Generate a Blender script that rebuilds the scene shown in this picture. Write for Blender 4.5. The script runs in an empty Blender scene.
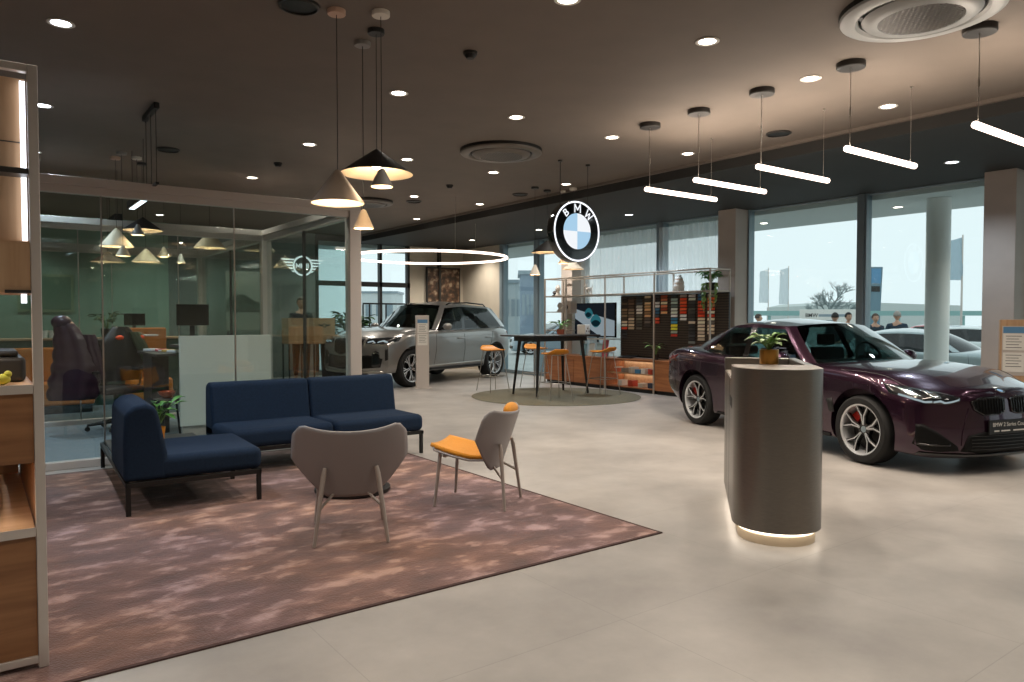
import bpy, bmesh, math, random
from mathutils import Vector, Matrix
from mathutils.bvhtree import BVHTree
random.seed(7)
PI = math.pi
COL = bpy.context.scene.collection
SC = bpy.context.scene

# ------------------------------------------------------------------ camera
# world axes follow the room: +Y runs along the window wall away from us, +X towards the windows
FPX = 731.0; YAW = math.atan(537/FPX); PITCH = math.atan(23/FPX); EYE = 1.40
cam = bpy.data.cameras.new('camera'); camo = bpy.data.objects.new('camera', cam)
COL.objects.link(camo); SC.camera = camo
cam.sensor_width = 36.0; cam.lens = 36.0*FPX/1024.0; cam.clip_end = 500; cam.clip_start = 0.05
camo.location = (0, 0, EYE); camo.rotation_euler = (PI/2-PITCH, 0, -YAW)
SC.view_settings.view_transform = 'Standard'; SC.view_settings.look = 'None'
SC.view_settings.gamma = 1.0; SC.view_settings.use_curve_mapping = False
SC.view_settings.exposure = 0.0

# ------------------------------------------------------------------ sky
w = bpy.data.worlds.new('overcast_sky'); SC.world = w; w.use_nodes = True
wn = w.node_tree; bg = wn.nodes['Background']
bg.inputs[0].default_value = (0.90, 0.975, 1.0, 1); bg.inputs[1].default_value = 1.1

# ------------------------------------------------------------------ helpers
def ray(px, py):
    u = (px-512)/FPX; v = (341-py)/FPX
    fh = math.cos(PITCH)+v*math.sin(PITCH); z = -math.sin(PITCH)+v*math.cos(PITCH)
    return (fh*math.sin(YAW)+u*math.cos(YAW), fh*math.cos(YAW)-u*math.sin(YAW), z)
def at_z(px, py, z=0.0):
    r = ray(px, py); t = (z-EYE)/r[2]; return (r[0]*t, r[1]*t)
def at_y(px, py, Y):
    r = ray(px, py); t = Y/r[1]; return (r[0]*t, EYE+r[2]*t)
def at_x(px, py, X):
    r = ray(px, py); t = X/r[0]; return (r[1]*t, EYE+r[2]*t)
def lin(c):
    if isinstance(c, str):
        c = [int(c[i:i+2], 16)/255 for i in (0, 2, 4)]
    return tuple((x/12.92 if x <= .04045 else ((x+.055)/1.055)**2.4) for x in c)+(1.0,)

class MB:
    def __init__(s): s.v = []; s.f = []; s.m = []
    def add(s, vs, fs, mi=0):
        b = len(s.v); s.v += [tuple(v) for v in vs]
        for f in fs: s.f.append(tuple(b+i for i in f)); s.m.append(mi)
        return s
    def box(s, c, d, rz=0, mi=0, R=None):
        x, y, z = d[0]/2, d[1]/2, d[2]/2
        vs = [Vector(p) for p in [(-x,-y,-z),(x,-y,-z),(x,y,-z),(-x,y,-z),(-x,-y,z),(x,-y,z),(x,y,z),(-x,y,z)]]
        M = R if R is not None else Matrix.Rotation(rz, 3, 'Z')
        vs = [M@v+Vector(c) for v in vs]
        return s.add(vs, [(0,3,2,1),(4,5,6,7),(0,1,5,4),(1,2,6,5),(2,3,7,6),(3,0,4,7)], mi)
    def box2(s, a, b, mi=0):
        return s.box([(a[i]+b[i])/2 for i in range(3)], [abs(b[i]-a[i]) for i in range(3)], 0, mi)
    def tube(s, pts, r, n=8, mi=0, cap=True, closed=False):
        pts = [Vector(p) for p in pts]; N = len(pts)
        rs = r if isinstance(r, (list, tuple)) else [r]*N
        vs = []; up = None
        for i, p in enumerate(pts):
            if closed: d = pts[(i+1) % N]-pts[i-1]
            else: d = pts[min(i+1, N-1)]-pts[max(i-1, 0)]
            d.normalize()
            if up is None:
                up = Vector((0, 0, 1)) if abs(d.z) < .9 else Vector((1, 0, 0))
            a = up.cross(d)
            if a.length < 1e-5: a = Vector((1, 0, 0)).cross(d)
            a.normalize(); b = d.cross(a); up = b
            for k in range(n):
                t = 2*PI*k/n; vs.append(p+(a*math.cos(t)+b*math.sin(t))*rs[i])
        fs = []
        for i in range(N if closed else N-1):
            j = (i+1) % N
            for k in range(n):
                l = (k+1) % n; fs.append((i*n+k, i*n+l, j*n+l, j*n+k))
        if cap and not closed:
            fs.append(tuple(range(n-1, -1, -1))); fs.append(tuple((N-1)*n+k for k in range(n)))
        return s.add(vs, fs, mi)
    def lathe(s, prof, n=24, c=(0,0,0), M=None, mi=0, arc=None):
        vs = []; fs = []; idx = []
        for r, z in prof:
            if r < 1e-6:
                idx.append([len(vs)]*n); vs.append(Vector((0, 0, z)))
            else:
                idx.append([len(vs)+k for k in range(n)])
                for k in range(n):
                    t = 2*PI*k/n; vs.append(Vector((r*math.cos(t), r*math.sin(t), z)))
        for i in range(len(prof)-1):
            for k in range(n):
                l = (k+1) % n
                q = [idx[i][k], idx[i][l], idx[i+1][l], idx[i+1][k]]
                q2 = []
                for a in q:
                    if a not in q2: q2.append(a)
                if len(q2) > 2: fs.append(tuple(q2))
        if M is not None: vs = [M@v for v in vs]
        vs = [v+Vector(c) for v in vs]
        return s.add(vs, fs, mi)
    def prism(s, poly, z0, z1, M=None, c=(0,0,0), mi=0):
        n = len(poly)
        vs = [Vector((x, y, z0)) for x, y in poly]+[Vector((x, y, z1)) for x, y in poly]
        if M is not None: vs = [M@v for v in vs]
        vs = [v+Vector(c) for v in vs]
        fs = [tuple(range(n-1, -1, -1)), tuple(range(n, 2*n))]
        fs += [(i, (i+1) % n, n+(i+1) % n, n+i) for i in range(n)]
        return s.add(vs, fs, mi)
    def grid(s, rows, mi=0, closed=False):
        m = len(rows[0]); vs = [p for r in rows for p in r]; fs = []
        for i in range(len(rows)-1):
            for k in range(m if closed else m-1):
                l = (k+1) % m; fs.append((i*m+k, i*m+l, (i+1)*m+l, (i+1)*m+k))
        return s.add(vs, fs, mi)
    def sphere(s, c, r, n=12, m=8, mi=0):
        r3 = r if isinstance(r, (tuple, list)) else (r, r, r)
        prof = [(math.sin(PI*i/m), -math.cos(PI*i/m)) for i in range(m+1)]
        prof[0] = (0, -1); prof[-1] = (0, 1)
        return s.lathe(prof, n, c, Matrix.Diagonal(r3), mi)
    def xf(s, M):
        s.v = [tuple(M@Vector(v)) for v in s.v]; return s
    def build(s, name, mats, parent=None, loc=(0,0,0), rz=0, smooth=None, bevel=0, seg=2, solid=0, sub=0, off=0):
        me = bpy.data.meshes.new(name); me.from_pydata(s.v, [], s.f)
        if not isinstance(mats, (list, tuple)): mats = [mats]
        for m in mats: me.materials.append(m)
        me.polygons.foreach_set('material_index', s.m)
        bm = bmesh.new(); bm.from_mesh(me); bmesh.ops.recalc_face_normals(bm, faces=bm.faces); bm.to_mesh(me); bm.free()
        me.update()
        if smooth is not None:
            me.polygons.foreach_set('use_smooth', [True]*len(me.polygons))
            me.set_sharp_from_angle(angle=math.radians(smooth))
        o = bpy.data.objects.new(name, me); COL.objects.link(o)
        o.location = loc; o.rotation_euler = (0, 0, rz)
        if parent is not None: o.parent = parent
        if solid:
            md = o.modifiers.new('thickness', 'SOLIDIFY'); md.thickness = solid; md.offset = off
        if bevel:
            md = o.modifiers.new('bevel', 'BEVEL'); md.width = bevel; md.segments = seg; md.limit_method = 'ANGLE'; md.angle_limit = math.radians(40)
            if smooth is None:
                me.polygons.foreach_set('use_smooth', [True]*len(me.polygons))
                wn_ = o.modifiers.new('wn', 'WEIGHTED_NORMAL'); wn_.keep_sharp = True
        if sub:
            md = o.modifiers.new('sub', 'SUBSURF'); md.levels = sub; md.render_levels = sub
            me.polygons.foreach_set('use_smooth', [True]*len(me.polygons))
        return o

def tag(o, label, cat, group=None, kind=None):
    if label: o['label'] = label
    if cat: o['category'] = cat
    if group: o['group'] = group
    if kind: o['kind'] = kind
    return o
def struct(o): o['kind'] = 'structure'; return o
def thing(name, label, cat, loc=(0,0,0), rz=0, group=None):
    o = bpy.data.objects.new(name, None); COL.objects.link(o)
    o.location = loc; o.rotation_euler = (0, 0, rz); o.empty_display_size = .2
    return tag(o, label, cat, group)
def dup(root, loc, rz=None, label=None, group=None):
    r = root.copy(); COL.objects.link(r); r.location = loc
    if rz is not None: r.rotation_euler = (0, 0, rz)
    if label: r['label'] = label
    if group: r['group'] = group
    for ch in list(root.children):
        c = ch.copy(); COL.objects.link(c); c.parent = r
        for g in list(ch.children):
            d = g.copy(); COL.objects.link(d); d.parent = c
    return r
def bake(o, name, mat, parent=None):
    """turn a text/curve/modified object into a plain mesh object"""
    bpy.context.view_layer.update()
    dg = bpy.context.evaluated_depsgraph_get()
    me = bpy.data.meshes.new_from_object(o.evaluated_get(dg))
    me.materials.clear()
    for m in (mat if isinstance(mat, (list, tuple)) else [mat]): me.materials.append(m)
    M = o.matrix_world.copy()
    n = bpy.data.objects.new(name, me); COL.objects.link(n)
    n.matrix_world = M
    if parent is not None: n.parent = parent
    bpy.data.objects.remove(o, do_unlink=True)
    return n
def text(s, size, name, mat, parent, M, ext=.002, align='CENTER', weight=0.0, spacing=1.0):
    """upright lettering mesh; M places the text plane (x right, y up, z out)"""
    cu = bpy.data.curves.new(name, 'FONT'); cu.body = s; cu.size = size; cu.extrude = ext
    cu.align_x = align; cu.align_y = 'CENTER'; cu.offset = weight; cu.space_character = spacing
    o = bpy.data.objects.new(name, cu); COL.objects.link(o)
    n = bake(o, name, mat, None)
    me = n.data; me.transform(M); n.matrix_world = Matrix.Identity(4)
    if parent is not None: n.parent = parent
    return n
def frameM(o, x, y, z):
    return Matrix(((x[0], y[0], z[0], o[0]), (x[1], y[1], z[1], o[1]), (x[2], y[2], z[2], o[2]), (0, 0, 0, 1)))

# ------------------------------------------------------------------ materials
def new(name):
    m = bpy.data.materials.new(name); m.use_nodes = True
    nt = m.node_tree; b = nt.nodes['Principled BSDF']; return m, nt, b
def mat(name, c, rough=.5, metal=0, noise=0, scale=20, bump=0, bscale=None, coat=0, sheen=0, c2=None, stretch=None, spec=None, aniso=0):
    m, nt, b = new(name); L = nt.links.new
    c = lin(c); b.inputs['Base Color'].default_value = c
    b.inputs['Roughness'].default_value = rough; b.inputs['Metallic'].default_value = metal
    if coat: b.inputs['Coat Weight'].default_value = coat; b.inputs['Coat Roughness'].default_value = .04
    if sheen: b.inputs['Sheen Weight'].default_value = sheen; b.inputs['Sheen Roughness'].default_value = .5
    if spec is not None: b.inputs['Specular IOR Level'].default_value = spec
    if noise or c2 or bump:
        tc = nt.nodes.new('ShaderNodeTexCoord'); mp = nt.nodes.new('ShaderNodeMapping')
        L(tc.outputs['Object'], mp.inputs[0])
        if stretch: mp.inputs['Scale'].default_value = stretch
        nz = nt.nodes.new('ShaderNodeTexNoise'); nz.inputs['Scale'].default_value = scale; nz.inputs['Detail'].default_value = 5
        L(mp.outputs[0], nz.inputs['Vector'])
        rp = nt.nodes.new('ShaderNodeValToRGB')
        a = tuple(max(0, x*(1-noise)) for x in c[:3])+(1,); d = lin(c2) if c2 else tuple(min(1, x*(1+noise)) for x in c[:3])+(1,)
        rp.color_ramp.elements[0].color = a if not c2 else c; rp.color_ramp.elements[1].color = d
        rp.color_ramp.elements[0].position = .35; rp.color_ramp.elements[1].position = .65
        L(nz.outputs[0], rp.inputs[0]); L(rp.outputs[0], b.inputs['Base Color'])
        if bump:
            n2 = nt.nodes.new('ShaderNodeTexNoise'); n2.inputs['Scale'].default_value = bscale or scale*4; n2.inputs['Detail'].default_value = 3
            L(mp.outputs[0], n2.inputs['Vector'])
            bp = nt.nodes.new('ShaderNodeBump'); bp.inputs['Strength'].default_value = bump; bp.inputs['Distance'].default_value = .01
            L(n2.outputs[0], bp.inputs['Height']); L(bp.outputs[0], b.inputs['Normal'])
    return m
def emit(name, c, s):
    m = bpy.data.materials.new(name); m.use_nodes = True; nt = m.node_tree
    nt.nodes.clear(); e = nt.nodes.new('ShaderNodeEmission'); o = nt.nodes.new('ShaderNodeOutputMaterial')
    e.inputs[0].default_value = lin(c); e.inputs[1].default_value = s; nt.links.new(e.outputs[0], o.inputs[0]); return m
def glass(name, tint, rough=0.0, refl=1.0, f0=.04):
    """thin clear sheet: lets light straight through, mirrors more at glancing angles"""
    m = bpy.data.materials.new(name); m.use_nodes = True; nt = m.node_tree; nt.nodes.clear(); L = nt.links.new
    o = nt.nodes.new('ShaderNodeOutputMaterial'); t = nt.nodes.new('ShaderNodeBsdfTransparent'); g = nt.nodes.new('ShaderNodeBsdfGlossy')
    t.inputs[0].default_value = lin(tint); g.inputs['Roughness'].default_value = rough
    lw = nt.nodes.new('ShaderNodeLayerWeight'); lw.inputs['Blend'].default_value = .5
    p = nt.nodes.new('ShaderNodeMath'); p.operation = 'POWER'; p.inputs[1].default_value = 5
    L(lw.outputs['Facing'], p.inputs[0])
    q = nt.nodes.new('ShaderNodeMath'); q.operation = 'MULTIPLY_ADD'; q.inputs[1].default_value = (1-f0)*refl; q.inputs[2].default_value = f0*refl
    L(p.outputs[0], q.inputs[0])
    mx = nt.nodes.new('ShaderNodeMixShader'); L(q.outputs[0], mx.inputs[0]); L(t.outputs[0], mx.inputs[1]); L(g.outputs[0], mx.inputs[2]); L(mx.outputs[0], o.inputs[0])
    return m
def wood(name, c1, c2, axis='X', rough=.5, sc=1.0):
    m, nt, b = new(name); L = nt.links.new
    tc = nt.nodes.new('ShaderNodeTexCoord'); mp = nt.nodes.new('ShaderNodeMapping'); L(tc.outputs['Object'], mp.inputs[0])
    s = {'X': (1.2*sc, 14*sc, 14*sc), 'Y': (14*sc, 1.2*sc, 14*sc), 'Z': (14*sc, 14*sc, 1.2*sc)}[axis]
    mp.inputs['Scale'].default_value = s
    nz = nt.nodes.new('ShaderNodeTexNoise'); nz.inputs['Scale'].default_value = 1.3; nz.inputs['Detail'].default_value = 8; nz.inputs['Distortion'].default_value = .6
    L(mp.outputs[0], nz.inputs['Vector'])
    rp = nt.nodes.new('ShaderNodeValToRGB'); rp.color_ramp.elements[0].color = lin(c1); rp.color_ramp.elements[1].color = lin(c2)
    rp.color_ramp.elements[0].position = .3; rp.color_ramp.elements[1].position = .7
    L(nz.outputs[0], rp.inputs[0]); L(rp.outputs[0], b.inputs['Base Color']); b.inputs['Roughness'].default_value = rough
    return m
def paint(name, c, metal=.5, rough=.32, flake=.25):
    m, nt, b = new(name); L = nt.links.new
    b.inputs['Base Color'].default_value = lin(c); b.inputs['Metallic'].default_value = metal; b.inputs['Roughness'].default_value = rough
    b.inputs['Coat Weight'].default_value = 1; b.inputs['Coat Roughness'].default_value = .03
    return m

M = {}
def floor_mat():
    m, nt, b = new('polished_concrete_tile'); L = nt.links.new
    tc = nt.nodes.new('ShaderNodeTexCoord'); nz = nt.nodes.new('ShaderNodeTexNoise'); nz.inputs['Scale'].default_value = .9; nz.inputs['Detail'].default_value = 9; nz.inputs['Roughness'].default_value = .62
    L(tc.outputs['Object'], nz.inputs['Vector'])
    rp = nt.nodes.new('ShaderNodeValToRGB'); rp.color_ramp.elements[0].color = lin('928d88'); rp.color_ramp.elements[1].color = lin('b4aea7')
    rp.color_ramp.elements[0].position = .34; rp.color_ramp.elements[1].position = .68
    L(nz.outputs[0], rp.inputs[0])
    br = nt.nodes.new('ShaderNodeTexBrick'); br.offset = 0; br.inputs['Scale'].default_value = 1; br.inputs['Mortar Size'].default_value = .0025
    br.inputs['Brick Width'].default_value = 1.2; br.inputs['Row Height'].default_value = 1.2
    br.inputs['Color1'].default_value = (1, 1, 1, 1); br.inputs['Color2'].default_value = (.965, .965, .965, 1); br.inputs['Mortar'].default_value = (.82, .82, .82, 1)
    L(tc.outputs['Object'], br.inputs['Vector'])
    mx = nt.nodes.new('ShaderNodeMix'); mx.data_type = 'RGBA'; mx.blend_type = 'MULTIPLY'; mx.inputs[0].default_value = 1
    L(rp.outputs[0], mx.inputs[6]); L(br.outputs[0], mx.inputs[7]); L(mx.outputs[2], b.inputs['Base Color'])
    n2 = nt.nodes.new('ShaderNodeTexNoise'); n2.inputs['Scale'].default_value = 4; n2.inputs['Detail'].default_value = 6; L(tc.outputs['Object'], n2.inputs['Vector'])
    mr = nt.nodes.new('ShaderNodeMapRange'); mr.inputs[3].default_value = .3; mr.inputs[4].default_value = .5; L(n2.outputs[0], mr.inputs[0]); L(mr.outputs[0], b.inputs['Roughness'])
    return m
def rug_mat():
    m, nt, b = new('mottled_mauve_brown_pile'); L = nt.links.new
    tc = nt.nodes.new('ShaderNodeTexCoord')
    mp = nt.nodes.new('ShaderNodeMapping'); mp.inputs['Scale'].default_value = (1.0, 1.5, 1); L(tc.outputs['Object'], mp.inputs[0])
    a = nt.nodes.new('ShaderNodeTexNoise'); a.inputs['Scale'].default_value = 3.4; a.inputs['Detail'].default_value = 5; a.inputs['Roughness'].default_value = .5; a.inputs['Distortion'].default_value = .12
    L(mp.outputs[0], a.inputs['Vector'])
    rp = nt.nodes.new('ShaderNodeValToRGB'); e = rp.color_ramp.elements
    e[0].position = .30; e[0].color = lin('5e4a45'); e[1].position = .74; e[1].color = lin('bda69a')
    e.new(.50).color = lin('765c54'); e.new(.60).color = lin('8d736a')
    L(a.outputs[0], rp.inputs[0])
    c = nt.nodes.new('ShaderNodeTexNoise'); c.inputs['Scale'].default_value = .8; c.inputs['Detail'].default_value = 2; L(tc.outputs['Object'], c.inputs['Vector'])
    r2 = nt.nodes.new('ShaderNodeValToRGB'); r2.color_ramp.elements[0].color = lin('e7d8e4'); r2.color_ramp.elements[1].color = lin('ffe3cf')
    r2.color_ramp.elements[0].position = .4; r2.color_ramp.elements[1].position = .6; L(c.outputs[0], r2.inputs[0])
    mx = nt.nodes.new('ShaderNodeMix'); mx.data_type = 'RGBA'; mx.blend_type = 'MULTIPLY'; mx.inputs[0].default_value = 1
    L(r2.outputs[0], mx.inputs[7])
    g = nt.nodes.new('ShaderNodeTexNoise'); g.inputs['Scale'].default_value = 7.5; g.inputs['Detail'].default_value = 3; g.inputs['Distortion'].default_value = .3; L(mp.outputs[0], g.inputs['Vector'])
    g2 = nt.nodes.new('ShaderNodeMath'); g2.operation = 'MULTIPLY'; L(g.outputs[0], g2.inputs[0]); L(a.outputs[0], g2.inputs[1])
    gr = nt.nodes.new('ShaderNodeMapRange'); gr.inputs[1].default_value = .275; gr.inputs[2].default_value = .37; gr.inputs[3].default_value = 0; gr.inputs[4].default_value = .5; L(g2.outputs[0], gr.inputs[0])
    m3 = nt.nodes.new('ShaderNodeMix'); m3.data_type = 'RGBA'; L(gr.outputs[0], m3.inputs[0]); L(rp.outputs[0], m3.inputs[6]); m3.inputs[7].default_value = lin('cdbab0')
    L(m3.outputs[2], mx.inputs[6]); L(mx.outputs[2], b.inputs['Base Color'])
    b.inputs['Roughness'].default_value = .85; b.inputs['Sheen Weight'].default_value = .35; b.inputs['Specular IOR Level'].default_value = .2
    f = nt.nodes.new('ShaderNodeTexNoise'); f.inputs['Scale'].default_value = 90; L(tc.outputs['Object'], f.inputs['Vector'])
    bp = nt.nodes.new('ShaderNodeBump'); bp.inputs['Strength'].default_value = .5; bp.inputs['Distance'].default_value = .01
    ad = nt.nodes.new('ShaderNodeMath'); ad.operation = 'MULTIPLY_ADD'; ad.inputs[1].default_value = 2.5; L(a.outputs[0], ad.inputs[0]); L(f.outputs[0], ad.inputs[2])
    L(ad.outputs[0], bp.inputs['Height']); L(bp.outputs[0], b.inputs['Normal'])
    return m
M['floor'] = floor_mat(); M['rug'] = rug_mat()
M['rug_edge'] = mat('dark_rug_binding', '4a3430', .9)
M['ceiling'] = mat('taupe_ceiling_paint', '6f655c', .75, noise=.04, scale=3)
M['soffit'] = mat('charcoal_soffit_paint', '2c2b29', .7, noise=.04, scale=3)
M['column'] = mat('warm_grey_column_paint', 'c2b7ae', .7, noise=.03, scale=4)
M['wallb'] = mat('beige_wall_paint', 'cfc4b2', .8, noise=.03, scale=4)
M['walld'] = mat('grey_wall_paint', '7f8582', .8)
M['green'] = mat('muted_green_wall', '9db4a6', .8, noise=.06, scale=3)
M['alu'] = mat('anodised_aluminium', 'cdc5be', .36, .3)
M['alud'] = mat('grey_blue_mullion', '8b9aa2', .4, .4)
M['steel'] = mat('brushed_steel', 'b9b4ad', .28, .95)
M['chrome'] = mat('chrome', 'dddddd', .08, 1)
M['black'] = mat('matt_black', '121212', .5)
M['blackg'] = mat('gloss_black', '0a0a0b', .12, coat=.6)
M['grille'] = mat('black_grille_plastic', '080808', .55, spec=.2)
M['rubber'] = mat('tyre_rubber', '111111', .75)
M['dgrey'] = mat('dark_grey_metal', '3a3836', .45, .4)
M['white'] = mat('white_plastic', 'dedad2', .5)
M['paper'] = mat('white_paper', 'e6e3dc', .8)
M['oak'] = wood('light_oak', 'b08a66', 'caa682', 'X', .5)
M['oakz'] = wood('light_oak_upright', 'b08a66', 'caa682', 'Z', .5)
M['oakd'] = wood('honey_oak_front', '7a5233', 'a3734c', 'X', .45)
M['walnut'] = wood('walnut_front', '8a5433', 'b37549', 'Y', .45)
M['navy'] = mat('navy_wool_upholstery', '16283e', .9, noise=.12, scale=60, bump=.3, bscale=500, spec=.25)
M['orange'] = mat('mustard_orange_wool', 'd88f22', .85, noise=.06, scale=60, bump=.2, bscale=500, sheen=.15)
M['orangep'] = mat('orange_moulded_shell', 'd9881c', .45)
M['taupe'] = mat('taupe_lacquered_shell', '908c8c', .42)
M['legpaint'] = mat('warm_grey_leg_paint', 'a59b93', .4)
M['glass'] = glass('partition_glass', 'f2f9f8', refl=1.3)
M['wglass'] = glass('window_glass', 'f5fbfb', refl=.8)
M['carpet'] = mat('blue_grey_carpet', '6b747a', .95, noise=.1, scale=30, bump=.2, bscale=200)
M['leaf'] = mat('green_leaf', '4f8a35', .45, noise=.25, scale=30)
M['leafp'] = mat('pale_green_leaf', '86a860', .45, noise=.25, scale=25)
M['leafd'] = mat('dark_green_leaf', '2c4f28', .5, noise=.25, scale=25)
M['stem'] = mat('green_stem', '6c8a44', .6)
M['soil'] = mat('potting_soil', '2c2018', .95, noise=.3, scale=80)
M['brass'] = mat('brushed_brass', 'b08240', .28, .9, noise=.1, scale=40, stretch=(8, 8, .4))
M['led_w'] = emit('warm_white_led', 'fff0e2', 6.0)
M['led_c'] = emit('cool_white_led', 'f2f6ff', 3.0)
M['led_t'] = emit('tube_light_glow', 'ffe6d4', 4.5)
M['down'] = emit('downlight_lens', 'fff1e0', 14.0)
M['downc'] = emit('cool_downlight_lens', 'eef6ff', 14.0)
M['screen'] = mat('dark_screen', '0b0d10', .15, coat=.5)
# ------------------------------------------------------------------ room shell
XW = 11.0; YB = 17.2; ZC = 3.45; ZS = 3.29; XS = 7.74; XL = -8.0; YN = -6.0; XP = 3.53
struct(MB().box2((XL-.2, YN-.2, -.12), (XW+.15, YB+.2, 0)).build('floor', M['floor']))
struct(MB().box2((XL-.2, YN-.2, ZC), (XS, YB+.2, ZC+.12)).build('ceiling', M['ceiling']))
struct(MB().box2((XS, YN-.2, ZS), (XW+.15, YB+.2, ZC+.12)).build('trim_1', M['soffit']))      # lowered soffit along the windows
struct(MB().box2((XS-.05, YN-.2, ZC-.035), (XS+.01, YB, ZC)).build('trim_2', M['ceiling']))
struct(MB().box2((XL-.2, YN-.2, 0), (XL, YB+.2, ZC)).build('wall_left', M['walld']))
struct(MB().box2((XL, YN-.2, 0), (XW+.1, YN, ZC)).build('wall_near', M['wallb']))
# far wall: green office end, grey middle, glazed bay, beige end with the artwork
struct(MB().box2((XL, YB, 0), (3.4, YB+.2, ZC)).box2((3.4, YB, 0), (6.7, YB+.2, ZC), mi=1).box2((9.28, YB, 0), (XW+.1, YB+.2, ZC), mi=2)
       .box2((6.7, YB, 0), (9.28, YB+.2, .12), mi=1).build('wall_far', [M['green'], M['walld'], M['wallb']]))
struct(MB().box2((XW-.05, 15.42, 0), (XW+.1, YB, ZS)).build('wall_right', M['wallb']))
# columns on the window line
for i, y0 in enumerate((-4.85, -.6, 3.70, 7.92, 12.2)):
    struct(MB().box2((10.6, y0, 0), (11.12, y0+.37, ZS)).build('trim_%d' % (3+i), M['column'], bevel=.008))
# window wall: one window object per pane between columns and mullions
ys = [(-6.0, -4.85), (-4.48, -2.62), (-2.52, -.6), (-.23, 1.66), (1.76, 3.66), (4.07, 5.83), (5.92, 7.92), (8.29, 9.9), (10.02, 12.2), (12.57, 13.82), (13.98, 15.3)]
for i, (a, b) in enumerate(ys):
    fr = MB(); t = .03
    fr.box2((XW-.04, a, 0), (XW+.08, b, .09)).box2((XW-.02, a, ZS-.02), (XW+.08, b, ZS))
    fr.box2((XW-.06, a, 0), (XW+.1, a+t, ZS)).box2((XW-.06, b-t, 0), (XW+.1, b, ZS))
    f = struct(fr.build('window_%d' % (i+1), M['alud'], bevel=.004))
    MB().box2((XW+.01, a+t, .09), (XW+.02, b-t, ZS-.04)).build('pane', M['wglass'], f)
for i, (a, b) in enumerate([(-2.62, -2.52), (1.66, 1.76), (5.83, 5.92), (9.9, 10.0), (13.82, 13.98), (15.3, 15.42)]):
    struct(MB().box2((XW-.08, a, 0), (XW+.12, b, ZS)).build('trim_%d' % (8+i), M['alud'], bevel=.006))
# glazed bay in the far wall with dark transom
fr = MB()
for x in (6.7, 7.55, 8.4, 9.2): fr.box2((x, YB-.03, .1), (x+.07, YB+.1, ZC))
fr.box2((6.7, YB-.03, 2.2), (9.28, YB+.1, 2.32)); fr.box2((6.7, YB-.03, 3.3), (9.28, YB+.1, ZC))
f = struct(fr.build('window_12', M['dgrey'])); MB().box2((6.77, YB+.02, .12), (9.2, YB+.03, 3.4)).build('pane', M['wglass'], f)
# dark slender posts in front of the beige wall
for i, px in enumerate((440, 469)):
    x = at_y(px, 300, YB-.1)[0]
    struct(MB().box2((x-.03, YB-.12, 0), (x+.03, YB, 3.3)).build('trim_%d' % (14+i), M['dgrey']))
# artwork: plain dark panel with warm blotches
def art_mat():
    m, nt, b = new('sepia_print'); L = nt.links.new
    tc = nt.nodes.new('ShaderNodeTexCoord'); v = nt.nodes.new('ShaderNodeTexNoise'); v.inputs['Scale'].default_value = 7; v.inputs['Detail'].default_value = 6
    L(tc.outputs['Object'], v.inputs['Vector']); rp = nt.nodes.new('ShaderNodeValToRGB'); e = rp.color_ramp.elements
    e[0].position = .42; e[0].color = lin('3a2c22'); e[1].position = .66; e[1].color = lin('b09a80'); e.new(.54).color = lin('6a4c38')
    L(v.outputs[0], rp.inputs[0]); L(rp.outputs[0], b.inputs['Base Color']); return m
t = thing('wall_art', 'large dark sepia artwork hanging on the beige far wall behind the silver car', 'picture', (10.28, YB-.05, 2.28))
MB().box((0, 0, 0), (1.06, .05, .98)).build('frame', M['dgrey'], t, bevel=.005)
MB().box((0, -.028, 0), (.98, .01, .9)).build('print', art_mat(), t)

# ------------------------------------------------------------------ glass rooms on the left
def partition(idx, y, x0, x1, joints):
    fr = MB()
    fr.box2((x0, y-.05, 2.55), (x1, y+.05, 2.62)).box2((x0, y-.07, 2.62), (x1, y+.07, 2.7))
    fr.box2((x0, y-.05, 0), (x1, y+.05, .07))
    o = struct(fr.build('window_%d' % idx, M['alu'], bevel=.004))
    xs = [x0]+[j for j in joints]+[x1]
    for a, b in zip(xs, xs[1:]): MB().box2((a+.004, y-.006, .07), (b-.004, y+.006, 2.55)).build('pane', M['glass'], o)
    for j in joints: MB().box2((j-.006, y-.009, .07), (j+.006, y+.009, 2.55)).build('joint', M['steel'], o)
    return o
partition(13, 7.9, XL, 3.47, [-6.34, -5.12, -3.9, -2.68, -1.46, -.24, .98, 2.2])
partition(14, 11.05, XL, 3.47, [-4.94, -3.73, -2.52, -1.31, -.1, 1.1, 2.31])
partition(15, 14.9, XL, 3.47, [-4.0, -2.0, 0, 2.0])
# side run along X = 3.53
fr = MB().box2((XP-.05, 7.9, 2.55), (XP+.05, 14.9, 2.62)).box2((XP-.07, 7.9, 2.62), (XP+.07, 14.9, 2.7)).box2((XP-.05, 7.9, 0), (XP+.05, 14.9, .07))
o = struct(fr.build('window_16', M['alu'], bevel=.004))
yy = [7.96, 9.45, 11.0, 12.9, 14.9]
for a, b in zip(yy, yy[1:]): MB().box2((XP-.006, a+.01, .07), (XP+.006, b-.01, 2.55)).build('pane', M['glass'], o)
for j in yy[1:2]+yy[3:4]: MB().box2((XP-.02, j-.012, .07), (XP+.02, j+.012, 2.55)).build('joint', M['dgrey'], o)
for i, y in enumerate((7.9, 11.05, 14.9)):
    struct(MB().box2((XP-.07, y-.07, 0), (XP+.07, y+.07, 2.7)).build('trim_%d' % (16+i), M['alu'], bevel=.006))
struct(MB().box2((XL, 8.15, 0), (3.4, 14.7, .006)).build('trim_19', M['carpet']))
struct(MB().box2((XL, 7.97, 0), (3.46, 8.12, .01)).build('baseboard_left', M['alu']))
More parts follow.
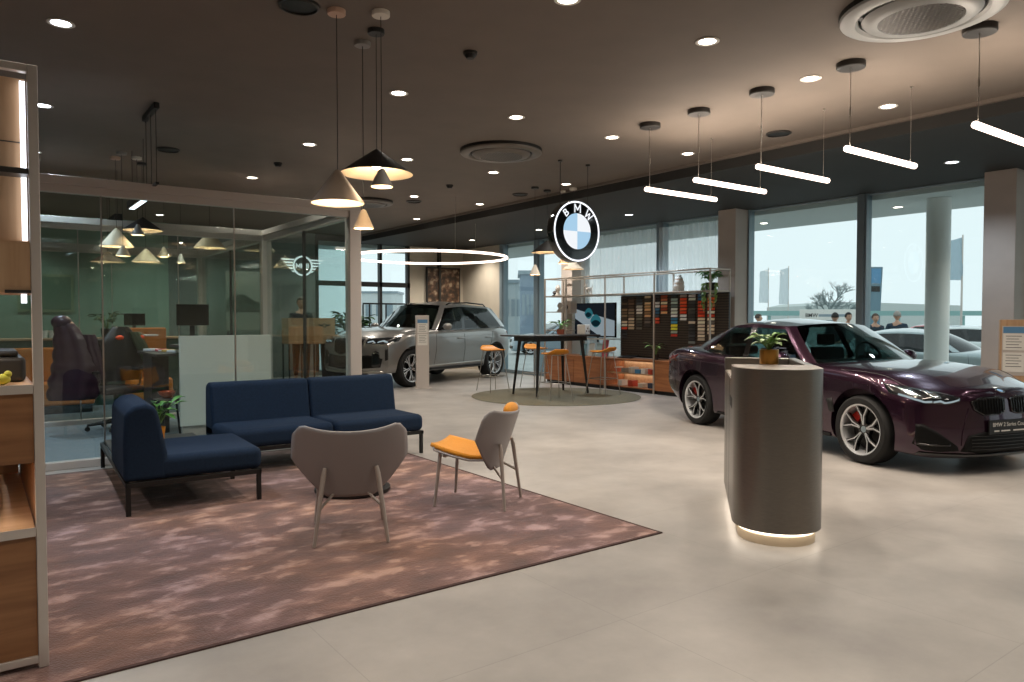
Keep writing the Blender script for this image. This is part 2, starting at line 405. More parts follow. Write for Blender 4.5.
# sheer curtains
def sheer():
    m = bpy.data.materials.new('sheer_white_voile'); m.use_nodes = True; nt = m.node_tree; nt.nodes.clear(); L = nt.links.new
    o = nt.nodes.new('ShaderNodeOutputMaterial'); t = nt.nodes.new('ShaderNodeBsdfTransparent'); d = nt.nodes.new('ShaderNodeBsdfTranslucent'); e = nt.nodes.new('ShaderNodeBsdfDiffuse')
    d.inputs[0].default_value = lin('f2f7f8'); e.inputs[0].default_value = lin('f2f7f8')
    a = nt.nodes.new('ShaderNodeMixShader'); a.inputs[0].default_value = .4; L(d.outputs[0], a.inputs[1]); L(e.outputs[0], a.inputs[2])
    b = nt.nodes.new('ShaderNodeMixShader'); b.inputs[0].default_value = .5; L(t.outputs[0], b.inputs[1]); L(a.outputs[0], b.inputs[2]); L(b.outputs[0], o.inputs[0]); return m
M['sheer'] = sheer()
for i, (a, b) in enumerate([(8.32, 9.93), (9.99, 12.15)]):
    rows = []
    n = int((b-a)/.012)
    for z in (.05, 1.6, 3.17):
        rows.append([(10.86+.022*math.sin(k*.62)+.012*math.sin(k*.23+1), a+(b-a)*k/n, z) for k in range(n+1)])
    tag(MB().grid(rows).build('sheer_curtain', M['sheer'], smooth=80),
        ['sheer white curtain in the window directly behind the swatch wall, beside the tall pier', 'wider sheer white curtain in the window behind the television'][i], 'curtain', 'sheer curtains on the window wall')

# ------------------------------------------------------------------ ceiling fittings
def spot(parent, power, col=(1, .93, .84), size=2.3, r=.05, z=-.03):
    key = 'spot_%s_%s' % (power, col[2])
    l = bpy.data.lights.get(key)
    if l is None:
        l = bpy.data.lights.new(key, 'SPOT'); l.energy = power; l.color = col; l.spot_size = size; l.spot_blend = .8; l.shadow_soft_size = r
    o = bpy.data.objects.new('lamp', l); COL.objects.link(o); o.parent = parent; o.location = (0, 0, z); return o
def downlight(x, y, z, label, cool=False, pw=80):
    t = thing('downlight', label, 'ceiling light', (x, y, z), group='recessed round downlights')
    MB().lathe([(.062, -.001), (.085, -.001), (.088, -.006), (.08, -.01), (.064, -.006), (.062, -.001)], 28).build('trim_ring', M['white'], t, smooth=40)
    MB().lathe([(0, -.004), (.063, -.004)], 28).build('lens', M['downc' if cool else 'down'], t)
    spot(t, pw, (.72, .86, 1) if cool else (1, .91, .80)); return t
DL = [
 (.52, 6.0, 'cool downlight highest at the left edge, above the shelving unit', True),
 (.57, 8.41, 'cool downlight beside the top of the left shelving unit', True),
 (.62, 10.8, 'small cool downlight just above the partition header at the left edge', True),
 (3.15, 6.03, 'downlight to the right of the hanging pendant cables', False),
 (3.22, 8.42, 'downlight left of the taupe cone pendant, above the dark smoke detector', False),
 (3.3, 10.9, 'downlight just above the middle of the glass partition header', False),
 (4.54, 8.47, 'downlight directly above the black cone pendant', False),
 (5.92, 8.5, 'downlight just below the smaller round air unit', False),
 (4.49, 6.04, 'downlight just above the smaller round air unit', False),
 (4.41, 3.56, 'large downlight alone near the top of the ceiling', False),
 (5.86, 6.06, 'downlight between the smaller round air unit and the nearest black canopy', False),
 (7.2, 6.1, 'downlight between the two leftmost tube lamps', False),
 (5.8, 3.58, 'downlight between the third and fourth tube lamp canopies', False),
 (7.16, 3.6, 'downlight above the right end of the fourth tube lamp', False),
 (6.0, 10.95, 'downlight below right of the black cone pendant, next to a small dark disc', False),
 (7.4, 13.4, 'small downlight above the ring lamp on its left side', False),
 (7.36, 11.0, 'downlight above the ring lamp on its right side', False),
 (6.1, 13.35, 'tiny downlight above the cream cone pendant', False),
 (3.11, 3.63, 'downlight cut by the top edge of the picture', False),
 (7.33, 8.58, 'downlight right above the round illuminated roundel sign', False),
 (9.02, 3.8, 'cool downlight in the dark soffit left of the right column', True),
 (9.11, 9.0, 'cool downlight in the dark soffit right of the roundel sign', True),
 (9.19, 11.6, 'downlight in the dark soffit left of the roundel sign', False),
 (9.18, 14.05, 'downlight in the soffit straight above the ring lamp', False),
 (2.3, 12.9, 'downlight inside the glass rooms seen beneath the header', False),
 (3.0, 15.9, 'furthest downlight inside the glass rooms', False)]
SOF = {(9.02, 3.8): (952, 162), (9.11, 9.0): (629, 214.6), (9.19, 11.6): (539, 229.6), (9.18, 14.05): (472, 240)}
for x, y, lb, cool in DL:
    if (x, y) in SOF: x, y = at_z(*SOF[(x, y)], ZS)
    downlight(x, y, ZS if x > XS else ZC, lb, cool, 170 if (x > 8 and 8 < y < 13) or x < 1 else 80)
# lights of the same grid behind and left of the viewpoint (they light the foreground)
for x in (-2.2, .52, 3.15, 5.86, 8.6):
    for y in (-3.7, -1.3, 1.15):
        l = spot(None, 80, (1, .91, .80)); l.location = (x, y, (ZS if x > XS else ZC)-.03)
for x, y in ((-2.2, 3.6), (-2.2, 6.0), (-2.2, 9.5), (.55, 3.6), (-2.2, 12.9), (-5.0, 9.5), (-5.0, 12.9), (-2.2, 16.0), (.5, 16.0), (5.0, 16.0)):  # unseen bare spots; those over the glass rooms added to brighten them
    l = spot(None, 80, (1, .91, .80)); l.location = (x, y, ZC-.03)
for x, y in ((10.3, 15.9), (8.9, 15.9), (7.0, 15.9)):  # bare spots without fittings, added to brighten the beige far wall
    l = spot(None, 120, (1, .92, .81)); l.location = (x, y, (ZS if x > XS else ZC)-.03)
def air_unit(x, y, label, R=.5, rm=None):
    rm = rm or M['acwhite']
    t = thing('ceiling_air_unit', label, 'air conditioner', (x, y, ZC), group='round ceiling air units')
    MB().lathe([(R, 0), (R, -.035), (R*.985, -.05), (R*.92, -.062), (R*.8, -.062), (R*.76, -.045), (R*.76, -.02)], 56).build('outer_ring', rm, t, smooth=40)
    MB().lathe([(R+.001, 0), (R+.001, -.033), (R*.99, -.034)], 56).build('shadow_rim', M['black'], t)
    MB().lathe([(0, -.012), (R*.8, -.012)], 40).build('air_gap', M['black'], t)
    MB().lathe([(R*.7, -.03), (R*.72, -.055), (R*.68, -.075), (R*.52, -.085), (R*.5, -.07)], 48).build('inner_ring', rm, t, smooth=40)
    g = MB(); rr = R*.51; n = 17
    for k in range(n):
        o_ = -rr+2*rr*(k+.5)/n; h = math.sqrt(max(0, rr*rr-o_*o_))
        g.box((o_, 0, -.078), (.016, 2*h, .010)); g.box((0, o_, -.078), (2*h, .016, .010))
    g.xf(Matrix.Rotation(.6, 4, 'Z')); g.build('grille', M['acgrille'], t); MB().lathe([(0, -.06), (R*.52, -.06)], 40).build('dark_interior', M['black'], t)
    return t
M['acwhite'] = mat('grey_white_plastic', 'a9abaa', .4); M['acgrille'] = mat('grey_grille_plastic', '6d665e', .4)
M['acdark'] = mat('dark_taupe_plastic', '5f574e', .4)
air_unit(*at_z(921, 7, ZC), 'big round slatted air unit at the top right, cut by the picture edge', .495)
air_unit(5.22, 7.33, 'round air unit flush in the middle of the ceiling', .5, M['acdark'])
air_unit(5.58, 11.89, 'round air unit half hidden behind the cone pendants', .45, M['acdark'])
def disc(x, y, r, label, name='ceiling_speaker', cat='speaker', z=ZC):
    t = thing(name, label, cat, (x, y, z))
    MB().lathe([(0, -.01), (r*.86, -.01), (r*.87, -.018), (r, -.014), (r, 0)], 28).build('cover', M['black'], t, smooth=40)
    MB().lathe([(r*.87, -.012), (r*.9, -.022), (r*1.02, -.016), (r*1.03, 0)], 28).build('rim', M['dgrey'], t, smooth=40)
disc(1.75, 4.74, .13, 'black round ceiling speaker at the top left of the pendant canopies')
disc(1.93, 9.68, .13, 'black round ceiling speaker above the glass partition on the left')
disc(7.22, 4.84, .13, 'black round ceiling speaker between the second and third tube canopies')
disc(7.31, 9.72, .13, 'black round ceiling speaker left of the canopies over the roundel sign')
disc(6.24, 11.4, .13, 'small dark round speaker right of the cream cone pendant')
def smoke(x, y, label):
    t = thing('smoke_detector', label, 'smoke detector', (x, y, ZC))
    MB().lathe([(.055, 0), (.055, -.018), (.05, -.022)], 24).build('base', M['dgrey'], t, smooth=40)
    MB().lathe([(.045, -.02), (.045, -.03), (.03, -.05), (0, -.052)], 24).build('head', M['black'], t, smooth=40)
smoke(3.12, 4.79, 'black smoke detector at the top middle of the ceiling')
smoke(3.27, 9.68, 'black smoke detector left of the taupe cone pendant')
smoke(5.94, 9.71, 'black smoke detector right of the black cone pendant')

def cone_pendant(x, y, rim, h, r, shade, canopy, label, group, power=30, tip=.02, inner='led_in', canr=.06):
    t = thing('cone_pendant', label, 'pendant lamp', (x, y, ZC), group=group)
    MB().lathe([(0, 0), (canr, 0), (canr, -.028), (canr*.95, -.032), (0, -.032)], 28).build('canopy', canopy, t, smooth=40)
    zr = rim-ZC
    MB().tube([(0, 0, -.03), (0, 0, zr+h)], .0025, 6).build('cable', M['black'], t)
    s = MB().lathe([(0, zr+h+.01), (tip, zr+h), (r, zr), (r-.004, zr-.001), (tip*.6, zr+h-.012), (0, zr+h-.012)], 40).build('shade', [shade], t, smooth=30)
    MB().lathe([(tip, zr+h*.76), (r-.006, zr-.0008)], 40).build('inner_lining', M['lining'], t, smooth=60)
    MB().sphere((0, 0, zr+h*.45), min(.045, r*.3), 14, 8).build('bulb', M['bulb'], t, smooth=80)
    l = bpy.data.lights.new('pendant_glow', 'POINT'); l.energy = power; l.color = (1, .78, .55); l.shadow_soft_size = .03
    lo = bpy.data.objects.new('lamp', l); COL.objects.link(lo); lo.parent = t; lo.location = (0, 0, zr+h*.25)
    return t
M['lining'] = mat('cream_shade_lining', 'e9d2b0', .7); M['bulb'] = emit('warm_bulb', 'ffe9cf', 12)
M['cream'] = mat('cream_lampshade', 'cdb89a', .6); M['greysh'] = mat('grey_lampshade', '8a8783', .6); M['taupesh'] = mat('taupe_lampshade', '8d7b6a', .6); M['whitesh'] = mat('white_lampshade', 'd9d3c8', .6)
M['blush'] = mat('blush_canopy', 'c9a893', .6)
g1 = 'cone pendants hanging over the sofas'
cone_pendant(1.98, 4.67, 2.17, .215, .18, M['taupesh'], M['blush'], 'taupe cone pendant hanging lowest on the left of the front group', g1, 14)
cone_pendant(2.34, 4.82, 2.43, .17, .262, M['black'], M['black'], 'wide black cone pendant with a glowing cream inside', g1, 14)
cone_pendant(2.23, 4.52, 2.285, .115, .078, M['greysh'], M['whitesh'], 'small grey cone pendant in front of the wide black one', g1, 5)
cone_pendant(2.36, 5.09, 2.07, .135, .077, M['cream'], M['greysh'], 'small cream cone pendant hanging by the partition post', g1, 5)
g2 = 'cone pendants near the roundel sign'
cone_pendant(7.43, 9.16, 2.45, .19, .26, M['black'], M['black'], 'black cone pendant partly behind the roundel sign', g2, 8)
cone_pendant(7.11, 9.07, 2.08, .15, .085, M['whitesh'], M['dgrey'], 'small white cone pendant hanging alone left of the roundel sign', g2, 4)
cone_pendant(7.65, 8.78, 2.17, .14, .17, M['whitesh'], M['whitesh'], 'pale cone pendant just below the roundel sign', g2, 6)
cone_pendant(7.71, 9.07, 2.28, .12, .1, M['cream'], M['whitesh'], 'small cream cone pendant tucked behind the roundel sign', g2, 4)
g3 = 'cone pendants inside the glass rooms'
cone_pendant(1.48, 10.55, 2.31, .23, .2, M['cream'], M['blush'], 'large cream cone pendant inside the glass room at the left', g3, 10)
cone_pendant(1.82, 10.75, 2.56, .17, .25, M['black'], M['black'], 'wide black cone pendant inside the glass room', g3, 10)
cone_pendant(1.7, 10.39, 2.46, .13, .08, M['greysh'], M['whitesh'], 'small grey cone pendant just under the black one in the glass room', g3, 4)
cone_pendant(1.50, 10.20, 2.17, .13, .085, M['cream'], M['greysh'], 'small cream cone pendant below the large cream one in the glass room', g3, 4)
for (px, py, D, r, h, sh, lb) in [(108, 262, 13.9, .26, .16, 'taupesh', 'taupe cone pendant in the rearmost glass room, left one, standing partly for reflections'), (146, 262, 13.6, .22, .22, 'cream', 'cream cone pendant in the rearmost glass room, centre, standing partly for reflections'),
     (164, 257, 13.7, .1, .16, 'cream', 'small cream cone pendant in the rearmost glass room, high one, standing partly for reflections'), (181, 263, 13.3, .07, .14, 'whitesh', 'small white cone pendant in the rearmost glass room, right one, standing partly for reflections'), (210, 248, 12.6, .25, .27, 'cream', 'broad cream cone standing in for a pendant mirrored in the partition glass')]:
    x, z = at_y(px, py, D); cone_pendant(x, D, z, h, r, M[sh], M['blush'], lb, g3, 6)  # solid cones standing in for pendants partly mirrored in the glass

def tube_lamp(p, label, L=1.13):
    t = thing('tube_pendant', label, 'pendant lamp', (p[0], p[1], ZC), group='glowing tube pendants in a row')
    MB().lathe([(0, 0), (.11, 0), (.11, -.038), (.104, -.045), (0, -.045)], 36).build('canopy', M['dgrey'], t, smooth=40)
    MB().tube([(0, 0, -.04), (0, 0, -.66)], .0035, 6).tube([(0, 0, -.36), (0, 0, -.42)], .008, 8).build('cable', M['steel'], t)
    MB().tube([(L-.12, 0, 0), (L-.12, 0, -.66)], .002, 6).lathe([(0, 0), (.012, 0), (.012, -.012), (0, -.012)], 12, (L-.12, 0, 0)).build('support_wire', M['steel'], t)
    pts = [(-.045, 0, -.69), (L-.045, 0, -.69)]
    MB().tube(pts, .026, 16).sphere(pts[0], .026, 16, 8).sphere(pts[1], .026, 16, 8).build('tube', M['led_t'], t, smooth=60)
    l = bpy.data.lights.new('tube_glow', 'AREA'); l.shape = 'RECTANGLE'; l.size = L; l.size_y = .05; l.energy = 16; l.color = (1, .85, .7)
    lo = bpy.data.objects.new('lamp', l); COL.objects.link(lo); lo.parent = t; lo.location = (L/2-.06, 0, -.72)
    l = bpy.data.lights.new('tube_glow_up', 'AREA'); l.shape = 'RECTANGLE'; l.size = L; l.size_y = .05; l.energy = 10; l.color = (1, .85, .7)
    lo = bpy.data.objects.new('lamp', l); COL.objects.link(lo); lo.parent = t; lo.location = (L/2-.06, 0, -.66); lo.rotation_euler = (PI, 0, 0)
for y, lb in [((650, 124), 'glowing tube pendant furthest left in the row'), ((699, 110), 'second glowing tube pendant from the left'), ((762, 90), 'third glowing tube pendant, middle of the row'),
              ((851, 63), 'fourth glowing tube pendant, right of the middle'), ((980, 27), 'glowing tube pendant cut off by the right edge')]: tube_lamp(at_z(y[0], y[1], ZC), lb)
# ring lamp over the silver car
t = thing('ring_pendant', 'large thin glowing ring lamp hanging above the silver car', 'pendant lamp', (6.76, 11.79, 2.51))
MB().tube([(1.44*math.cos(2*PI*k/96), 1.44*math.sin(2*PI*k/96), 0) for k in range(96)], .021, 10, closed=True).build('ring', M['led_t'], t, smooth=60)
w_ = MB()
for a in (.35, 2.45, 4.5): w_.tube([(1.44*math.cos(a), 1.44*math.sin(a), 0), (1.44*math.cos(a), 1.44*math.sin(a), (ZC if 6.76+1.44*math.cos(a) < XS else ZS)-2.51)], .003, 6)
w_.build('suspension_wire', M['steel'], t)
# slim black linear lamps in the glass room
for (p0, p1, y, lb) in [((146, 218), (161, 203), 9.2, 'slim linear lamp glowing blue white inside the glass room'), ((119, 236), (126, 229), 11.4, 'shorter linear lamp behind the cream cone pendant in the glass room')]:
    x0, z0 = at_y(p0[0], p0[1], y)
    yb = y+1.1; x1 = x0+.12
    t = thing('linear_lamp', lb, 'pendant lamp', (x0, y, 2.75))
    MB().box2((-.05, 0, 0), (.05, .95, .09)).build('housing', M['black'], t, bevel=.004)
    MB().box2((-.03, .03, -.006), (.03, .92, 0)).build('diffuser', M['led_c'], t)
    MB().tube([(0, .1, .09), (0, .1, .7)], .003, 6).tube([(0, .85, .09), (0, .85, .7)], .003, 6).build('cable', M['black'], t)
t = thing('ceiling_rail', 'short black rail on the ceiling holding three cables at the left', 'rail', (1.43, 7.95, ZC))
MB().box((0, 0, -.03), (.05, .62, .06)).build('housing', M['black'], t, bevel=.01)
MB().tube([(0, -.25, -.05), (0, -.25, -.75)], .003, 6).tube([(0, 0, -.05), (0, 0, -.75)], .003, 6).tube([(0, .25, -.05), (0, .25, -.75)], .003, 6).build('cable', M['black'], t)
MB().box((0, 0, -.76), (.03, .56, .02)).build('hanging_bar', M['black'], t)

def strokes(ch, h, wd, m_, parent, c, a=0.0, nm='letter'):
    """letters M N I W from straight strokes, standing in the x-z plane and facing -y"""
    P_ = {'M': [(-.45, 0), (-.45, 1), (0, .3), (.45, 1), (.45, 0)], 'W': [(-.55, 1), (-.28, 0), (0, .75), (.28, 0), (.55, 1)], 'N': [(-.38, 0), (-.38, 1), (.38, 0), (.38, 1)], 'I': [(0, 0), (0, 1)]}[ch]
    mb = MB()
    for (x0, y0), (x1, y1) in zip(P_, P_[1:]):
        x0, x1 = x0*h, x1*h; y0, y1 = (y0-.5)*h, (y1-.5)*h; L_ = math.hypot(x1-x0, y1-y0); nx, ny = -(y1-y0)/L_*wd/2, (x1-x0)/L_*wd/2; ex, ey = (x1-x0)/L_*wd*.3, (y1-y0)/L_*wd*.3
        q = [(x0-ex+nx, y0-ey+ny), (x0-ex-nx, y0-ey-ny), (x1+ex-nx, y1+ey-ny), (x1+ex+nx, y1+ey+ny)]
        q = [(x*math.cos(a)-y*math.sin(a), x*math.sin(a)+y*math.cos(a)) for x, y in q]
        mb.prism(q, 0, .004, Matrix(((1, 0, 0), (0, 0, -1), (0, 1, 0))), c)
    return mb.build(nm, m_, parent)
# ------------------------------------------------------------------ illuminated roundel
t = thing('roundel_sign', 'round illuminated car maker roundel sign hanging from the ceiling on two cables', 'sign', (6.41, 7.34, 2.54))
Rm = Matrix.Rotation(PI/2, 3, 'X')      # local z -> -y : faces the viewer side
R0 = .402
MB().lathe([(0, -.07), (R0, -.07), (R0+.004, -.06), (R0+.004, .055), (R0-.004, .062), (0, .062)], 72, M=Rm).build('drum', M['blackg'], t, smooth=35)
MB().lathe([(R0-.028, .062), (R0-.026, .068), (R0-.008, .068), (R0-.006, .062)], 72, M=Rm).build('glowing_rim', emit('roundel_rim', 'f6f8ff', 1.5), t)
wq = emit('roundel_white', 'eef2f6', 1.05); bq = emit('roundel_blue', 'a9cfea', 1.0)
for k in range(4):
    vs = [(0, 0, .067)]+[(.235*math.cos(PI/2*k+PI/2*i/16), .235*math.sin(PI/2*k+PI/2*i/16), .067) for i in range(17)]
    vs2 = [(x, y, .06) for x, y, z in vs]; n = len(vs)
    mbq = MB(); mbq.add([Rm@Vector(v) for v in vs+vs2], [tuple(range(n)), tuple(range(2*n-1, n-1, -1))]+[(i, (i+1) % n, n+(i+1) % n, n+i) for i in range(n)])
    mbq.build('blue_quarter' if k in (1, 3) else 'white_quarter', bq if k in (1, 3) else wq, t)
lw = emit('roundel_letters', 'f2f5fa', 1.1)
for ch, a in (('B', 41), ('M', 0), ('W', -41)):
    a = math.radians(a); c = (-math.sin(a)*.3, -.069, math.cos(a)*.3)
    if ch == 'B':
        text(ch, .14, 'letter', lw, t, frameM(c, (math.cos(a), 0, math.sin(a)), (-math.sin(a), 0, math.cos(a)), (0, -1, 0)), .002, weight=.0012)
    else:
        strokes(ch, .105, .015, lw, t, c, a)
MB().tube([(-.24, 0, .32), (-.24, 0, ZC-2.54)], .005, 8).tube([(.24, 0, .32), (.24, 0, ZC-2.54)], .0035, 8).build('cable', M['black'], t)
MB().lathe([(0, 0), (.03, 0), (.03, -.02), (0, -.02)], 20, (-.24, 0, ZC-2.54)).lathe([(0, 0), (.03, 0), (.03, -.02), (0, -.02)], 20, (.24, 0, ZC-2.54)).build('canopy', M['dgrey'], t)
# winged sign
x, z = at_y(302.5, 266, 16.6)
t = thing('winged_sign', 'white glowing winged round sign seen through the glass partition', 'sign', (x, 16.6, z))
ew = emit('winged_sign_white', 'f2f6f4', 1.5)
ring = []
for rr in (.2, .235): ring.append([(rr*math.cos(2*PI*k/48), -.02, rr*math.sin(2*PI*k/48)) for k in range(48)])
MB().grid(ring, closed=True).build('ring', ew, t, solid=.02)
for s in (-1, 1):
    m_ = MB()
    for k in range(5):
        zz = .14-.068*k; L_ = .5-.06*k
        m_.prism([(s*.235 if abs(zz) < .1 else s*.2, zz-.016), (s*(L_-.03), zz-.016), (s*(L_+.01), zz+.016), (s*.235 if abs(zz) < .1 else s*.2, zz+.016)], 0, .02, Matrix(((1, 0, 0), (0, 0, -1), (0, 1, 0))))
    m_.build('wing', ew, t)
for ch, dx in (('M', -.115), ('I', -.032), ('N', .045), ('I', .122)): strokes(ch, .1, .02, ew, t, (dx, -.03, 0))
MB().tube([(0, 0, .23), (0, 0, ZC-z)], .004, 6).build('suspension_rod', M['black'], t)
# ------------------------------------------------------------------ rug
t = thing('area_rug', 'large mottled mauve brown pile rug under the sofas and lounge chairs', 'rug', (0, 0, 0))
MB().box2((-1.6, 3.24, .001), (3.56, 7.62, .008)).build('pile', M['rug'], t, bevel=.003)
MB().box2((-1.6, 3.22, .0), (3.58, 3.24, .0075)).box2((3.56, 3.22, 0), (3.58, 7.64, .0075)).box2((-1.6, 7.62, 0), (3.58, 7.64, .0075)).build('binding', M['rug_edge'], t)
o = tag(MB().lathe([(0, .001), (1.5, .001), (1.51, .006), (1.495, .012), (0, .012)], 96, (8.38, 10.08, 0)).build('round_rug', mat('olive_grey_flat_rug', '6d6958', .9, noise=.12, scale=40, bump=.3, bscale=200), smooth=40),
        'round olive grey rug beneath the black bar table', 'rug')

# ------------------------------------------------------------------ sofas
def cushion(a, b, bev=.045):
    return MB().box2(a, b), bev
def sofa_legs(t, pts, h):
    for x, y in pts: MB().box2((x-.016, y-.016, .0), (x+.016, y+.016, h)).build('leg', M['black'], t, bevel=.003)
t = thing('sofa', 'long navy two seat sofa with its back to the glass partition', 'sofa', (1.775, 6.56, 0.0085), group='navy modular sofas')
W = 1.93
fr = MB()
fr.box2((.0, .02, .2), (W, .05, .235)).box2((0, .88, .2), (W, .91, .235)).box2((0, .02, .2), (.03, .91, .235)).box2((W-.03, .02, .2), (W, .91, .235)).box2((W/2-.015, .02, .2), (W/2+.015, .91, .235))
fr.build('frame', M['black'], t, bevel=.003)
sofa_legs(t, [(.03, .05), (W/2, .05), (W-.02, .04), (.03, .88), (W-.03, .88)], .2)
for k in range(2):
    x0 = k*W/2; x1 = (k+1)*W/2
    MB().box2((x0+.004, 0, .235), (x1-.004, .9, .405)).build('seat_cushion', M['navy'], t, bevel=.055, seg=5)
    rows = []   # back: thicker at the base, rounded over the top
    prof = [(.60, .3), (.62, .42), (.655, .6), (.675, .72), (.69, .755), (.72, .775), (.8, .775), (.85, .76), (.87, .72), (.88, .5), (.88, .25), (.62, .25)]
    if k == 0: pass
    pb = MB(); pb.prism([(a, b) for a, b in prof], x0+.004, x1-.004, Matrix(((0, 0, 1), (1, 0, 0), (0, 1, 0))))
    pb.build('backrest', M['navy'], t, bevel=.03, seg=4)
t = thing('sofa', 'navy chaise sofa module at the left with its side turned to us', 'sofa', (.825, 5.675, 0.0085), math.radians(-2.6), group='navy modular sofas')
L2 = 2.05; W2 = .93
fr = MB().box2((0, 0, .2), (.03, L2, .235)).box2((W2-.03, 0, .2), (W2, .89, .235)).box2((.79, .86, .2), (.82, L2, .235)).box2((0, 0, .2), (W2, .03, .235)).box2((0, L2-.03, .2), (.82, L2, .235)).box2((0, .86, .2), (W2, .89, .235))
fr.build('frame', M['black'], t, bevel=.003)
sofa_legs(t, [(.018, .018), (W2-.018, .018), (.018, L2-.02), (.80, L2-.02), (W2-.02, .87)], .2)
MB().box2((.2, .0, .235), (W2+.01, .88, .405)).build('seat_cushion', M['navy'], t, bevel=.055, seg=5)
prof = [(.27, .24), (.275, .42), (.24, .6), (.215, .72), (.19, .76), (.14, .785), (.07, .775), (.02, .75), (0, .7), (-.01, .5), (-.01, .24)]
MB().prism([(a, b) for a, b in prof], .0, .88, Matrix(((1, 0, 0), (0, 0, 1), (0, 1, 0)))).build('backrest', M['navy'], t, bevel=.035, seg=4)
MB().box2((.03, .9, .236), (.80, L2-.02, .26)).build('side_table_top', M['dgrey'], t, bevel=.004)

# ------------------------------------------------------------------ lounge chairs
def lounge_chair(loc, rz, label, head):
    t = thing('lounge_chair', label, 'chair', loc, rz, 'shell lounge chairs on the rug')
    # seat shell
    rows = []; pad = []
    for i in range(13):
        u = i/12
        x = .35-.48*u; z0 = .405-.085*u+(.02*(1-u)**3)
        hw = .215+.05*math.sin(PI*min(1, u*.9))-(.06 if i == 0 else 0)
        if u > .75: hw -= .5*(u-.75)
        rows.append([(x-(.035*(2*k/16-1)**2 if i < 2 else 0), hw*(2*k/16-1), z0+.018*abs(2*k/16-1)**2.2) for k in range(17)])
        if 1 <= i: pad.append([(x, (hw-.03)*(2*k/16-1), z0+.018*abs(2*k/16-1)**2.2+.022) for k in range(17)])
    MB().grid(rows).build('seat_shell', M['taupe'], t, smooth=60, solid=.014, off=0)
    MB().grid(pad).build('seat_pad', M['orange'], t, smooth=60, solid=.028, off=0)
    # back shell: wide shield, dipped top edge, ears forward
    N = 25; R_ = 21; rows = []; pad = []
    def bp(u, v, inset=0, fwd=0):
        yv = 1-(abs(u)**2.6)
        hw = .357
        zt = .70+.05*abs(u)**2.2-.06*max(0, (abs(u)-.84)/.16)**2                       # dipped top
        zb = .275+.245*max(0, (abs(u)-.42)/.58)**1.35                        # U shaped lower outline
        z = zb+(zt-zb)*v
        s = (z-.28)/.5
        y = u*hw*(.93+.07*math.sin(PI*max(0, min(1, s))))
        if v > .8: y *= 1-.045*((v-.8)/.2)**3*abs(u)**4
        x = -.16-.17*s+.15*abs(u)**2+fwd
        return (x, y, z)
    for j in range(R_):
        v = j/(R_-1); rows.append([bp(-1+2*k/(N-1), v) for k in range(N)])
    MB().grid(rows).build('back_shell', M['taupe'], t, smooth=60, solid=.014, off=0)
    for j in range(9):
        v = .3+.56*j/8; pad.append([bp((-1+2*k/16)*.76, v, 0, .022) for k in range(17)])
    MB().grid(pad).build('back_pad', M['orange'], t, smooth=60, solid=.03, off=0)
    if head:
        hd = []
        c = Vector((-.235, -.06, .70))
        MB().sphere(c, (.042, .15, .055), 20, 12).build('head_cushion', M['orange'], t, smooth=80)
    for s in (-1, 1):
        MB().tube([(.235, s*.19, .395), (.27, s*.225, 0)], [.015, .011], 12).build('leg', M['legpaint'], t, smooth=60)
        MB().tube([(-.215, s*.155, .47), (-.225, s*.165, .42), (-.27, s*.222, 0)], [.012, .016, .011], 12).build('leg', M['legpaint'], t, smooth=60)
        MB().tube([(-.243, s*.19, .22), (-.10, s*.06, .33)], .009, 8).build('stretcher', M['legpaint'], t, smooth=60)
    MB().box((.2, 0, .37), (.03, .4, .018)).box((.06, .0, .335), (.26, .03, .014)).build('under_frame', M['legpaint'], t, bevel=.003)
    return t
RUGZ = .0105
lounge_chair((1.94, 4.41, RUGZ), math.radians(67.5), 'taupe shell lounge chair seen from behind in front of the long sofa', False)
lounge_chair((3.055, 4.585, RUGZ), math.radians(128), 'taupe shell lounge chair with mustard seat pad and headrest, right on the rug', True)
# low black table hidden behind the nearest chair
x, y = at_z(355, 497)
t = thing('coffee_table', 'low round black table mostly hidden behind the nearest lounge chair', 'table', (x+.06, y+.175, RUGZ))
MB().lathe([(0, 0), (.29, 0), (.3, .01), (.3, .03), (.05, .045), (.04, .06), (.04, .28), (0, .28)], 48).build('base', M['black'], t, smooth=40)
MB().lathe([(0, .27), (.3, .27), (.32, .28), (.32, .295), (.3, .3), (0, .3)], 48).build('table_top', M['black'], t, smooth=40)

# ------------------------------------------------------------------ info counter
t = thing('info_counter', 'rounded bronze grey metal info counter with a glowing base', 'counter', (4.125, 2.752, 0), math.radians(40))
M['bronze'] = mat('brushed_bronze_grey_laminate', '7e7871', .32, .75, noise=.06, scale=25, stretch=(1, 1, 12))
M['bronzet'] = mat('bronze_grey_top', '8f867c', .4, .3)
def stad(r, L_, inset=0, n=28):
    p = [(-(r)*math.sin(PI*k/n)*1.0, -r*math.cos(PI*k/n)) for k in range(n, -1, -1)]
    p = [(x, y) for x, y in p]
    q = [(x, y) for x, y in p]+[(L_-.05, -r), (L_-.015, -r+.015), (L_, -r+.05), (L_, r-.05), (L_-.015, r-.015), (L_-.05, r)]
    return q
MB().prism(stad(.27, 1.2), .085, .985).build('body', M['bronze'], t, smooth=35)
top = MB().prism([(x, y) for x, y in stad(.27, .5)][:29]+[(.24, -.27), (.24, .27)], .985, 1.085)
top.build('rounded_top', [M['bronze']], t, smooth=35)
MB().prism([(x, y) for x, y in stad(.262, .5)][:29]+[(.235, -.262), (.235, .262)], 1.0851, 1.0875).build('top_plate', M['bronzet'], t)
MB().box2((.24, -.27, .985), (1.2, -.21, 1.085)).box2((1.12, -.21, .985), (1.2, .27, 1.085)).build('raised_rim', M['bronze'], t, bevel=.008)
MB().box2((.24, -.209, .986), (1.119, .262, .99)).build('sunken_tray', M['bronzet'], t)
